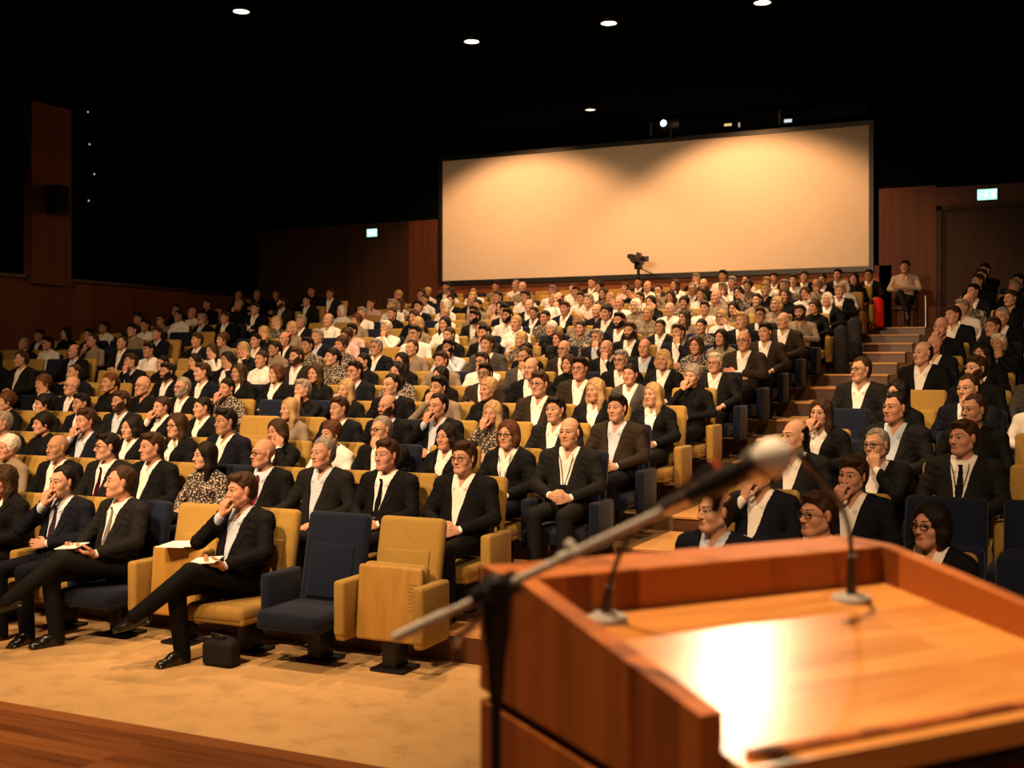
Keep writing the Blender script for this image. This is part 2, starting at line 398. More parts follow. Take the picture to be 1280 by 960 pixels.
def rc(a, b, ra, rb):
    a = v3(a); b = v3(b); ba = b-a; L = max(float(ba@ba), 1e-9); r = max(ra, rb)
    def fn(X, Y, Z):
        px, py, pz = X-F32(a[0]), Y-F32(a[1]), Z-F32(a[2])
        t = np.clip((px*F32(ba[0])+py*F32(ba[1])+pz*F32(ba[2]))*F32(1/L), 0, 1)
        dx = px-t*F32(ba[0]); dy = py-t*F32(ba[1]); dz = pz-t*F32(ba[2])
        return np.sqrt(dx*dx+dy*dy+dz*dz)-(F32(ra)+t*F32(rb-ra))
    return fn, np.minimum(a, b)-r, np.maximum(a, b)+r
def ell(c, r):
    c = v3(c); r = v3(r)
    def fn(X, Y, Z):
        x, y, z = (X-F32(c[0]))/F32(r[0]), (Y-F32(c[1]))/F32(r[1]), (Z-F32(c[2]))/F32(r[2])
        k0 = np.sqrt(x*x+y*y+z*z); k1 = np.sqrt((x/F32(r[0]))**2+(y/F32(r[1]))**2+(z/F32(r[2]))**2)+F32(1e-6)
        return k0*(k0-1)/k1
    return fn, c-r, c+r
def rbox(c, h, r=.01):
    c = v3(c); h = v3(h)
    def fn(X, Y, Z):
        q = [np.abs(A-F32(c[k]))-F32(h[k]-r) for k, A in enumerate((X, Y, Z))]
        o = np.sqrt(np.maximum(q[0], 0)**2+np.maximum(q[1], 0)**2+np.maximum(q[2], 0)**2)
        return o+np.minimum(np.maximum(np.maximum(q[0], q[1]), q[2]), 0)-F32(r)
    return fn, c-h, c+h
def xf(prim, Mx):
    """move a primitive by the 4x4 matrix Mx (rigid)"""
    fn, lo, hi = prim; Mi = np.array(Mx.inverted()); Mn = np.array(Mx)
    cs = np.array([[(lo, hi)[i][0], (lo, hi)[j][1], (lo, hi)[k][2], 1] for i in (0, 1) for j in (0, 1) for k in (0, 1)]) @ Mn.T
    def f(X, Y, Z):
        g = [F32(Mi[k, 0])*X+F32(Mi[k, 1])*Y+F32(Mi[k, 2])*Z+F32(Mi[k, 3]) for k in range(3)]
        return fn(*g)
    return f, cs[:, :3].min(0), cs[:, :3].max(0)
def axis_grid(lo, hi, coarse, fine):
    """1-D samples: step coarse, refined inside the given (lo, hi, step) intervals"""
    out = [lo]; 
    while out[-1] < hi:
        x = out[-1]; st_ = coarse
        for a, b, s_ in fine:
            if a-coarse <= x <= b: st_ = min(st_, s_)
        out.append(x+st_)
    return np.array(out)

# head, in its own frame: centre of the skull, face towards -y, height about 0.235
def head_prims(wom=False):
    j = .93 if wom else 1.0
    P = [('a', ell((0, .018, .032), (.076, .096, .088)), .0), ('a', ell((0, -.028, -.03), (.063*j, .062, .085)), .03),
         ('a', rc((-.012, -.066, -.094), (.012, -.066, -.094), .021*j, .021*j), .03)]
    for s in (-1, 1):
        P += [('a', rc((s*.054*j, .004, -.058), (s*.014, -.066, -.094), .019, .018), .03),
              ('a', ell((s*.040, -.054, -.026), (.026, .029, .030)), .02),
              ('a', rc((s*.012, -.083, .026), (s*.046, -.066, .024), .011, .010), .018),
              ('c', ell((s*.031, -.0985, .004), (.016, .016, .0095)), .008),
              ('a', ell((s*.031, -.0755, .003), (.0135, .013, .0115)), .002)]
    P += [('a', rc((0, -.084, .014), (0, -.108, -.028), .007, .0115), .010)]
    for s in (-1, 1): P += [('a', ell((s*.012, -.098, -.032), (.009, .011, .008)), .006)]
    P += [('a', ell((0, -.086, -.058), (.026, .014, .010)), .012),
          ('a', rc((-.019, -.090, -.0555), (.019, -.090, -.0555), .0055, .0055), .006),
          ('a', rc((-.015, -.089, -.0665), (.015, -.089, -.0665), .0065, .0065), .006),
          ('c', rc((-.024, -.099, -.061), (.024, -.099, -.061), .0038, .0038), .004)]
    for s in (-1, 1):
        P += [('a', xf(ell((0, 0, 0), (.0085, .021, .033)), Matrix.Translation((s*.079, .012, -.004)) @ Matrix.Rotation(s*rad(22), 4, 'Z') @ Matrix.Rotation(rad(-12), 4, 'X')), .006)]
    return P
def face_mat(L):
    """material slot of a face from its centre in the head frame: 0 skin 1 lip 2 eye 3 iris 4 brow"""
    x, y, z = np.abs(L[:, 0]), L[:, 1], L[:, 2]
    mi = np.zeros(len(L), int)
    mi[(x < .026) & (y < -.080) & (z < -.0505) & (z > -.0735) & (x/.026+np.abs(z+.062)/.012*.55 < 1.05)] = 1
    e = ((x-.031)/.0165)**2+((z-.003)/.0068)**2 < 1
    mi[e & (y < -.070)] = 2
    lash = e2 = (((x-.031)/.0195)**2+((z-.003)/.0098)**2 < 1) & ~e & (z > .001) & (y < -.066)
    mi[lash] = 4
    ir = e & ((x-.031)**2+(z-.003)**2 < .0088**2) & (y < -.070)
    mi[ir] = 3
    br = (x > .012) & (x < .052) & (y < -.060) & (z > .0255+(x-.012)*.10) & (z < .0345+(x-.012)*.05)
    mi[br] = 4
    return mi

def hand_prims(w, f, n, side, curl=(.5, .8, .5), sp=.0205, k=.94):
    """w wrist, f towards the knuckles, n out of the palm, side towards the thumb"""
    w = Vector(w); f = Vector(f).normalized(); n = Vector(n); n = (n-f*n.dot(f)).normalized(); side = Vector(side)
    side = (side-f*side.dot(f)-n*side.dot(n)).normalized()
    P = []; lens = [(.040, .024, .019), (.045, .028, .020), (.042, .026, .019), (.033, .020, .017)]
    for i in range(4):
        off = (1.5-i)*sp; b0 = w+side*off*.55+f*.012; kn = w+f*(.088-.004*abs(i-1))*k+side*off
        P.append(('a', rc(b0, kn, .0150, .0125), .012))
        p = kn; a = 0
        for j in range(3):
            a += curl[j]*(1+.06*i); d = f*math.cos(a)+n*math.sin(a); q = p+d*lens[i][j]*k
            P.append(('a', rc(p, q, .0098-.0009*j, .0092-.0009*j), .003)); p = q
    t0 = w+f*.020+side*.020+n*.006; d1 = (f*.62+side*.62+n*.35).normalized(); t1 = t0+d1*.042
    d2 = (f*.85+side*.18+n*.45).normalized(); t2 = t1+d2*.032; d3 = (f*.9-side*.1+n*.5).normalized(); t3 = t2+d3*.024
    P += [('a', rc(t0, t1, .0155, .0120), .012), ('a', rc(t1, t2, .0112, .0102), .004), ('a', rc(t2, t3, .0102, .0085), .003)]
    return P

def mirror(v): return (-v[0], v[1], v[2])
# arms: (elbow, wrist, hand direction, palm normal, thumb side, curl); s=+1 for the person's left arm (x>0)
ARM = {
 'lapL': ((.262, -.085, .685), (.082, -.275, .640), (-.75, -.62, -.10), (-.60, .78, -.1), (.0, .0, 1), (.55, .75, .5)),
 'lapR': ((.262, -.085, .685), (.080, -.285, .655), (-.80, -.50, -.05), (-.50, .85, -.15), (.0, .0, 1), (.75, .85, .5)),
 'thigh': ((.275, -.06, .69), (.150, -.315, .632), (-.25, -.95, -.12), (0, 0, -1), (-1, 0, 0), (.15, .25, .2)),
 'rest': ((.285, -.07, .69), (.275, -.335, .665), (-.15, -.95, -.2), (0, 0, -1), (-1, 0, 0), (.2, .35, .25)),
 'chin': ((.205, -.235, .76), (.050, -.185, .985), (-.20, .12, .98), (-.25, .95, .0), (-.9, -.2, .3), (.55, .95, .7)),
 'cheek': ((.225, -.215, .765), (.105, -.150, .990), (.0, .30, .95), (-.75, .65, .0), (-.5, -.85, .2), (.35, .8, .6)),
 'crossF': ((.255, -.105, .715), (-.045, -.235, .765), (-.95, .0, .18), (.0, .95, -.15), (.1, .2, 1), (.2, .35, .3)),
 'crossB': ((.255, -.105, .710), (.035, -.215, .720), (-.97, .10, .05), (.0, .95, .0), (.1, .2, 1), (.2, .35, .3)),
 'pad': ((.265, -.105, .70), (.125, -.335, .665), (-.55, -.80, .10), (-.25, .2, .9), (.2, -.2, 1), (.5, .7, .5)),
 'belly': ((.265, -.07, .70), (.030, -.240, .690), (-.95, -.25, .0), (.0, .95, -.2), (0, 0.1, 1), (.3, .4, .3)),
}
LEGS = {
 'flat': (((.098, -.10, .525), (.125, -.56, .525), (.125, -.53, .085)), ((-.098, -.10, .525), (-.125, -.56, .525), (-.125, -.54, .085))),
 'wide': (((.098, -.10, .525), (.130, -.55, .525), (.140, -.50, .085)), ((-.098, -.10, .525), (-.130, -.55, .525), (-.135, -.57, .085))),
 'cross': (((.098, -.10, .535), (.010, -.535, .640), (-.215, -.765, .385)), ((-.098, -.10, .525), (-.115, -.545, .520), (-.105, -.50, .085))),
 'crossM': (((.098, -.10, .525), (.115, -.545, .520), (.105, -.50, .085)), ((-.098, -.10, .535), (-.010, -.535, .640), (.13, -.72, .30))),
}
def foot_dir(leg, k):
    if leg == 'cross' and k == 0: return Vector((-.62, -.62, -.22))
    if leg == 'crossM' and k == 1: return Vector((.3, -.8, -.45))
    return Vector((.16 if k == 0 else -.16, -1, 0))

class Proto: pass
PROTO = {}
def build_proto(key, armL, armR, leg, yaw=10, pitch=0, wom=False, lean=0, roll=0):
    p = Proto(); p.wom = wom
    sc = .93 if wom else 1.0
    Hc = Vector((.012*lean, -.035, 1.155 if not wom else 1.135))
    HM = Matrix.Translation(Hc) @ Matrix.Rotation(-rad(yaw), 4, 'Z') @ Matrix.Rotation(rad(roll), 4, 'Y') @ Matrix.Rotation(rad(pitch), 4, 'X')
    if wom: HM = HM @ Matrix.Scale(.955, 4)
    p.HM = HM
    HR = Matrix.Translation(Hc) @ Matrix.Rotation(-rad(yaw), 4, 'Z') @ Matrix.Rotation(rad(roll), 4, 'Y') @ Matrix.Rotation(rad(pitch), 4, 'X')
    sx = .198 if not wom else .166
    sh = .945 if not wom else .925
    torso = [(ell((0, -.012, .83), (.178*sc, .112*sc, .175)), .0), (ell((0, -.062, .665), (.165*sc, .125*sc, .17)), .06), (ell((0, -.09, .545), (.172*sc, .13, .125)), .06),
             (rc((-sx+.012, .002, sh-.014), (sx-.012, .002, sh-.014), .050, .050), .05), (rc((-.035, .01, 1.0), (-sx, .004, sh), .045, .05), .03), (rc((.035, .01, 1.0), (sx, .004, sh), .045, .05), .03)]
    if wom: torso += [(ell((s*.075, -.105, .83), (.062, .058, .06)), .04) for s in (-1, 1)]
    arms = []; hands = []
    for s, nm in ((1, armL), (-1, armR)):
        e, w, f, n, sd, cu = ARM[nm]
        q = (lambda v: v) if s > 0 else mirror
        shp = (s*sx, .004, sh-.022); ep = list(q(e)); wp = list(q(w)); ep[2] += .032
        ep[0] *= .96 if wom else 1.06
        arms.append((shp, tuple(ep), tuple(wp)))
        hands.append(hand_prims(wp, q(f), q(n), q(sd), cu, k=.9 if wom else 1.0))
    legs = LEGS[leg]
    neck_a = HM @ Vector((0, .018, -.06)); neck_b = Vector((0, .022, .955))
    # ---------------- body: one continuous skin
    hz = Hc.z
    fy = [(-.175, .10, .0046)]; fx = [(-.10, .10, .0046)]; fz = [(hz-.14, hz+.13, .0046)]
    for h in hands:
        lo = np.min([q[1][1] for q in h], 0); hi = np.max([q[1][2] for q in h], 0)
        fx.append((lo[0], hi[0], .006)); fy.append((lo[1], hi[1], .006)); fz.append((lo[2], hi[2], .006))
    G = Grid(axis_grid(-.36, .36, .014, fx), axis_grid(-.92, .2, .015, fy), axis_grid(-.02, 1.32, .015, fz))
    for pr, k in torso: G.add(pr, k, inf=-.012)
    for a, e, w in arms: G.add(rc(a, e, .045, .038), .04); G.add(rc(e, w, .037, .026), .02)
    for i, (h, kn, an) in enumerate(legs):
        G.add(rc(h, kn, .075, .052), .05); G.add(rc(kn, an, .050, .034), .02)
        d = foot_dir(leg, i).normalized(); G.add(rc(Vector(an)+Vector((0, 0, -.03)), Vector(an)+d*.12+Vector((0, 0, -.048)), .026, .018), .01)
    G.add(rc(neck_a, neck_b, .050*sc, .056*sc), .03)
    HG = Grid(axis_grid(-.36, .36, .014, fx), axis_grid(-.92, .2, .015, fy), axis_grid(-.02, 1.32, .015, fz)) if False else G
    hd = Grid(G.a[0], G.a[1], G.a[2])
    for t, pr, k in head_prims(wom):
        if wom: pr = scale_prim(pr, .955)
        pr = xf(pr, HR)
        (hd.add if t == 'a' else hd.cut)(pr, k)
    d = hd.D; o = G.D; k = .022; h = np.maximum(k-np.abs(o-d), 0)/k; G.D = np.minimum(o, d)-h*h*k*.25
    for hp in hands:
        for t, pr, k in hp: G.add(pr, k)
    V, Q = G.mesh()
    Hi = np.array(HM.inverted()); C = V[Q].mean(1); L = C @ Hi[:3, :3].T+Hi[:3, 3]
    mi = face_mat(L); mi[np.abs(L).max(1) > .15] = 0
    p.body = to_mesh('body', V, Q, mi, 0)
    for q_ in ('skin', 'lip_w' if wom else 'lip_m', 'eye_white', 'iris', 'brow'): p.body.materials.append(MAT[q_])
    # ---------------- shirt
    gx, gy, gz = axis_grid(-.38, .38, .010, [(-.09, .09, .006)]), axis_grid(-.42, .2, .010, [(-.13, .12, .007)]), axis_grid(.42, 1.1, .010, [(.93, 1.08, .006)])
    def torso_grid(inf, arm_inf, end, armk=.03):
        T = Grid(gx, gy, gz)
        for pr, k in torso: T.add(pr, k, inf=inf)
        for a, e, w in arms:
            wv = Vector(w); ev = Vector(e); w2 = wv+(ev-wv).normalized()*end
            T.add(rc(a, e, .054+arm_inf, .047+arm_inf), armk); T.add(rc(e, w2, .046+arm_inf, .034+arm_inf), .012)
        T.cut(rbox((0, 0, .38), (.4, .5, .095), .01))
        return T
    T = torso_grid(.0, -.002, .012)
    nv = neck_b-neck_a; nax = rc(neck_a, neck_b+nv*.1, .050*sc+.006, .056*sc+.008)
    shirtD = T.D.copy()
    def collar(D, X, Y, Z):
        nd = nax[0](X, Y, Z)
        zc = .985+.30*np.maximum(Y-.0, -.1)+0*X      # collar plane, higher behind
        slab = np.maximum(zc-.02-Z, Z-(zc+.032))
        ring = np.maximum(np.abs(nd-.006)-.008, slab)
        wdg = np.maximum(np.abs(X)-(Z-.925)*.42, Y+.02)
        D = np.maximum(D, -(nd+.003)*1.0) if False else D
        D = np.minimum(D, ring)
        return np.maximum(D, -np.maximum(wdg, -1)) if p.openneck else D
    p.openneck = True
    ix = int(np.argmin(np.abs(T.a[0]))); cz = T.D[ix, :, int(np.argmin(np.abs(T.a[2]-.935)))]; fy_ = float(T.a[1][np.where(cz < 0)[0][0]])
    flaps = [rc((s_*.056, -.022, 1.000), (s_*.043, fy_-.005, .930), .017, .014) for s_ in (-1, 1)]
    T.full(collar)
    for q_ in flaps: T.add(q_, .006)
    V, Q = T.mesh(); p.shirt = to_mesh('shirt', V, Q, None, 1); p.shirt.materials.append(MAT['cloth'])
    p.openneck = False
    T.D = shirtD.copy(); T.full(collar)
    for q_ in flaps: T.add(q_, .006)
    V, Q = T.mesh(); p.shirt_closed = to_mesh('shirt', V, Q, None, 1); p.shirt_closed.materials.append(MAT['cloth'])
    # front of the chest, for ties
    ix = int(np.argmin(np.abs(T.a[0]))); col_ = shirtD[ix]
    def front(z):
        iz = int(np.argmin(np.abs(T.a[2]-z))); c = col_[:, iz]; w_ = np.where(c < 0)[0]
        return float(T.a[1][w_[0]]) if len(w_) else -.1
    # ---------------- jacket with lapels and an open front
    J = torso_grid(.016, .010, .045)
    low = .60 if not wom else .66
    def vcut(D, X, Y, Z):
        wv_ = np.clip((Z-low)/(.985-low), 0, 1.2); hw = .004+.078*wv_**1.1
        lap = (np.abs(X) > hw) & (np.abs(X) < hw+.006+.045*np.clip(wv_*1.6, 0, 1)*np.clip((1.02-Z)/.12, 0.25, 1)) & (Y < -.0) & (Z > low-.01) & (Z < .99)
        D = D+F32(.0028)*np.sin(X*58+Z*33)*np.sin(Z*66+Y*41)+F32(.002)*np.sin(Z*120+X*20)*np.sin(Y*50)
        pr = np.maximum(np.abs(X)-hw, np.maximum(Y-.03, low-Z))
        D = np.maximum(D, -pr)
        nd = nax[0](X, Y, Z)
        D = np.maximum(D, -(nd-.012))
        zc = .985+.32*np.maximum(Y, -.1)
        ring = np.maximum(np.maximum(np.abs(nd-.020)-.008, np.maximum(zc-.05-Z, Z-(zc+.018))), -(np.abs(X)-hw+.0)-1*(Y > 0.01))
        return np.minimum(D, ring)
    J.full(vcut); V, Q = J.mesh(); p.jacket = to_mesh('jacket', V, Q, None, 1); p.jacket.materials.append(MAT['cloth'])
    JD = J.D
    def jfront(x, z):
        c = JD[int(np.argmin(np.abs(J.a[0]-x))), :, int(np.argmin(np.abs(J.a[2]-z)))]; w_ = np.where(c < 0)[0]
        return float(J.a[1][w_[0]]) if len(w_) and J.a[1][w_[0]] < -.0 else None
    def lapel_mesh():
        bm = bmesh.new()
        for s in (-1, 1):
            rows = []; n = 16
            for i in range(n+1):
                z = .965-(.965-low-.015)*i/n; wv_ = max(0, (z-low)/(.985-low)); hw = .004+.078*wv_**1.1
                wd = .012+.050*min(1, wv_*1.7)*(1 if i > 4 else (.62 if i > 2 else .75))
                row = []
                for k in range(4):
                    x = s*(hw+.003+wd*k/3); y = jfront(x, z) if abs(x) > hw+.004 else jfront(s*(hw+.014), z)
                    if y is None: y = rows[-1][k].co.y if rows else -.06
                    row.append(bm.verts.new((x, y-.004-.004*(k in (1, 2)), z)))
                rows.append(row)
            for a, b in zip(rows, rows[1:]):
                for k in range(3): bm.faces.new((a[k], a[k+1], b[k+1], b[k]))
        for _ in range(2): bmesh.ops.smooth_vert(bm, verts=bm.verts, factor=.4, use_axis_x=False, use_axis_y=True, use_axis_z=False)
        bmesh.ops.solidify(bm, geom=bm.faces[:], thickness=-.006); bmesh.ops.recalc_face_normals(bm, faces=bm.faces)
        me = bpy.data.meshes.new('lapel'); bm.to_mesh(me); bm.free(); me.materials.append(MAT['cloth'])
        me.polygons.foreach_set('use_smooth', [True]*len(me.polygons)); me.set_sharp_from_angle(angle=rad(50)); return me
    p.lapel = lapel_mesh()
    # ---------------- trousers
    TG = Grid(axis_grid(-.36, .36, .011, []), axis_grid(-.92, .16, .011, []), axis_grid(.02, .78, .011, []))
    TG.add(ell((0, -.09, .545), (.178*sc, .135, .12)), .0); TG.add(ell((0, -.07, .62), (.155*sc, .122*sc, .11)), .05)
    for i, (h, kn, an) in enumerate(legs):
        TG.add(rc(h, kn, .088, .066), .03); kv = Vector(kn); av = Vector(an)
        TG.add(rc(kn, av+(av-kv)*.11, .066, .056), .015)
    TG.cut(rbox((0, -.07, .80), (.4, .4, .12), .01))
    V, Q = TG.mesh(); p.trousers = to_mesh('trousers', V, Q, None, 1); p.trousers.materials.append(MAT['cloth'])
    # ---------------- shoes
    p.shoes = []
    for i, (h, kn, an) in enumerate(legs):
        d = foot_dir(leg, i).normalized(); a = Vector(an)
        up = Vector((0, 0, 1)); up = (up-d*up.dot(d)).normalized(); sd = d.cross(up)
        Mx = Matrix.Translation(a) @ Matrix(((sd.x, -d.x, up.x, 0), (sd.y, -d.y, up.y, 0), (sd.z, -d.z, up.z, 0), (0, 0, 0, 1)))
        Sg = Grid(axis_grid(-.06, .06, .007, []), axis_grid(-.25, .10, .007, []), axis_grid(-.10, .05, .006, []))
        Sg.add(ell((0, .0, -.035), (.040, .062, .052))).add(ell((0, -.10, -.058), (.044, .105, .032)), .03).add(ell((0, -.045, -.030), (.040, .080, .040)), .02).add(rc((0, .01, -.02), (0, .01, .02), .038, .038), .02)
        Sg.add(rbox((0, -.075, -.074), (.040, .125, .010), .008), .008)
        Sg.cut(rbox((0, 0, -.135), (.2, .5, .05), .001))
        V, Q = Sg.mesh(); me = to_mesh('shoe', V, Q, None, 1); me.materials.append(MAT['shoe']); me.transform(Mx); p.shoes.append(me)
    # ---------------- tie
    def tie_mesh():
        bm = bmesh.new(); n = 14; rows = []
        for i in range(n+1):
            z = .975-(.975-.60)*i/n; hw = .017 if i == 0 else (.012 if i == 1 else .014+.026*((i-1)/(n-1))**.8)
            y = front(min(z, .95))-.006-(.008 if i == 0 else 0)-(.012 if z > .93 else 0)
            rows.append([bm.verts.new((x, y+dy, z)) for x, dy in ((-hw, .004), (-hw*.5, -.001), (0, -.003), (hw*.5, -.001), (hw, .004))])
        y = front(.585)-.004
        for a, b in zip(rows, rows[1:]):
            for k in range(4): bm.faces.new((a[k], a[k+1], b[k+1], b[k]))
        bmesh.ops.solidify(bm, geom=bm.faces[:], thickness=-.006)
        bmesh.ops.recalc_face_normals(bm, faces=bm.faces)
        me = bpy.data.meshes.new('tie'); bm.to_mesh(me); bm.free(); me.materials.append(MAT['cloth'])
        me.polygons.foreach_set('use_smooth', [True]*len(me.polygons)); return me
    p.tie = tie_mesh()
    p.front = front
    PROTO[key] = p
def scale_prim(prim, s):
    fn, lo, hi = prim
    return (lambda X, Y, Z: fn(X/F32(s), Y/F32(s), Z/F32(s))*F32(s)), lo*s, hi*s

# ------------------------------------------------------------------ hair, in the head frame
def hair_mesh(style):
    long_ = style in 'LVOP'
    g = Grid(axis_grid(-.16, .16, .006, []), axis_grid(-.16, .19, .006, []), axis_grid(-.36 if style in 'LV' else -.22, .17, .006, []))
    t = {'s': .011, 'k': .017, 'r': .009, 'f': .007, 'L': .016, 'V': .018, 'O': .019, 'P': .011, 'H': .016, 'c': .022}[style]
    g.add(ell((0, .020, .032), (.077+t, .096+t, .090+t)))
    if style in 'skrfc': g.add(ell((0, .045, -.03), (.068+t*.6, .06+t*.5, .07)), .03)
    if style == 's': g.add(ell((.006, -.048, .098), (.062, .050, .028)), .03)
    if style == 'k': g.add(ell((.018, -.055, .105), (.06, .045, .028)), .03)
    if style == 'H': g.add(ell((0, .035, .055), (.086, .088, .082)), .04)
    zz = np.array([-.14, -.085, -.05, -.02, .0, .03, .055, .075, .095, .12, .16])
    yy = {'s': [.20, .060, .035, -.004, -.018, -.035, -.058, -.080, -.094, -.12, -.13], 'k': [.20, .060, .03, -.006, -.02, -.040, -.062, -.088, -.105, -.14, -.15],
          'r': [.20, .060, .035, -.002, -.014, -.022, -.030, -.040, -.050, -.062, -.07], 'f': [.20, .060, .035, .0, -.008, -.010, .010, .060, .2, .2, .2],
          'c': [.20, .060, .03, -.006, -.02, -.040, -.062, -.085, -.10, -.14, -.15], 'H': [.20, .050, .0, -.032, -.040, -.052, -.075, -.094, -.112, -.14, -.15],
          'P': [.20, .075, .045, .0, -.02, -.038, -.060, -.078, -.092, -.12, -.13]}.get(style)
    if yy is not None:
        def cut(D, X, Y, Z):
            hf = np.interp(Z, zz, yy).astype(F32)
            if style == 'r': hf = hf-F32(.030)*np.exp(-(X/F32(.022))**2)*(Z > .06)
            if style in 'skrf': hf = hf+F32(.006)*np.sin(X*45)+F32(.004)*np.sin(X*170+2)
            ear = np.sqrt((np.abs(X)-.082)**2+((Y-.0)/1.0)**2+((Z+.006)/1.5)**2)-.026
            D = np.maximum(D, (hf-Y)*.75)
            return np.maximum(D, -ear) if style in 'skrfPc' else D
        g.full(cut)
    if style == 'P':
        g.add(ell((0, .125, .02), (.026, .03, .03)), .012); g.add(rc((0, .135, .0), (0, .125, -.13), .024, .012), .02)
    if long_ and style != 'P':
        zl = {'L': -.24, 'V': -.20, 'O': -.085}[style]
        for s in (-1, 1):
            g.add(rc((s*.066, .0, .05), (s*.082, .0, zl*.45), .030, .034), .03); g.add(rc((s*.082, .0, zl*.45), (s*.075, -.02 if style != 'O' else -.01, zl), .034, .026), .03)
        g.add(ell((0, .065, zl*.45), (.092, .052, abs(zl)*.55+.06)), .04)
        g.cut(ell((0, -.105, -.028), (.060, .085, .112)), .012)
        g.cut(rbox((0, -.135, -.12), (.05, .06, .12), .02), .02)
        g.cut(rc((0, .0, -.06), (0, .02, -.36), .056, .062), .01)
        if style == 'O': g.cut(rbox((0, -.13, -.03), (.2, .05, .09), .02), .015)
    amp = {'V': .006, 'H': .005, 'c': .006, 'L': .0025, 'O': .002}.get(style, .0030)
    g.full(lambda D, X, Y, Z: D+amp*np.sin(X*95+3*np.sin(Z*38))*np.sin(Y*90+2*np.sin(X*50))*(.6+.4*np.sin(Z*(85 if style in 'VHc' else 14))))
    V, Q = g.mesh(); me = to_mesh('hair', V, Q, None, 1); me.materials.append(MAT['hair']); return me
HAIRMESH = {s: hair_mesh(s) for s in 'skrfcLVOPH'}
def beard_mesh():
    g = Grid(axis_grid(-.09, .09, .005, []), axis_grid(-.13, .06, .005, []), axis_grid(-.14, .02, .005, []))
    for t, pr, k in head_prims():
        (g.add if t == 'a' else g.cut)(pr, k, inf=.0035) if t == 'a' else g.cut(pr, k)
    def f(D, X, Y, Z):
        x = np.abs(X)
        top = np.where(x < .03, -.042, -.05+(x-.03)*1.4)
        keep = np.maximum(Z-top, -(.12+Z)); D = np.maximum(D, keep)
        D = np.maximum(D, Y-.018)
        mouth = np.sqrt((X/.026)**2+((Z+.062)/.011)**2)*.011-.011
        return np.maximum(D, -mouth)
    g.full(f); V, Q = g.mesh(); me = to_mesh('beard', V, Q, None, 1); me.materials.append(MAT['hair']); return me
BEARD = beard_mesh()
def glasses_mesh():
    m = MB()
    for s in (-1, 1):
        pts = [(s*.032+.022*math.cos(a)*(1 if abs(math.cos(a)) < .99 else 1), -.101+.010*abs(math.cos(a))*(1 if s*math.cos(a) > 0 else 0), .002+.0165*math.sin(a)) for a in [2*PI*i/16 for i in range(17)]]
        m.tube(pts, .0028, 6)
        m.tube([(s*.054, -.090, .006), (s*.080, -.05, .008), (s*.084, .01, .006)], .0022, 6)
    m.tube([(-.010, -.103, .005), (0, -.106, .007), (.010, -.103, .005)], .0022, 6)
    me = m.mesh('glasses', 60); me.materials.append(MAT['glass_frame']); return me
GLASSES = glasses_mesh()
def lanyard_mesh(p):
    m = MB()
    for s in (-1, 1):
        pts = []
        for i in range(9):
            t = i/8; z = .985-.26*t; x = s*(.058*(1-t)+.004); pts.append((x, p.front(min(z, .93))-.004-(.004+.02*max(0, z-.93)/.05), z))
        m.tube(pts, .0035, 6)
    m.box((0, p.front(.70)-.012, .695), (.062, .004, .085), .002)
    me = m.mesh('lanyard', 50); me.materials.append(MAT['cloth']); return me

# poses
build_proto('clasp', 'lapL', 'lapR', 'flat', 7)
build_proto('claspT', 'lapL', 'lapR', 'wide', 25)
build_proto('thigh', 'thigh', 'rest', 'wide', 13, 2)
build_proto('chinR', 'belly', 'chin', 'flat', 8, 3, roll=4)
build_proto('chinL', 'chin', 'belly', 'flat', 14, 0, roll=-4)
build_proto('chinX', 'pad', 'chin', 'cross', 22, 4)
build_proto('padX', 'pad', 'pad', 'cross', 25, -3)
build_proto('arms', 'crossF', 'crossB', 'crossM', 3, 0)
build_proto('Wclasp', 'lapL', 'lapR', 'flat', 5, wom=True)
build_proto('WclaspT', 'lapL', 'lapR', 'crossM', 20, wom=True)
build_proto('WchinR', 'belly', 'chin', 'flat', 4, 2, True, roll=4)
build_proto('WcheekL', 'cheek', 'belly', 'crossM', 8, 2, True, roll=-6)
LANYARD = {}

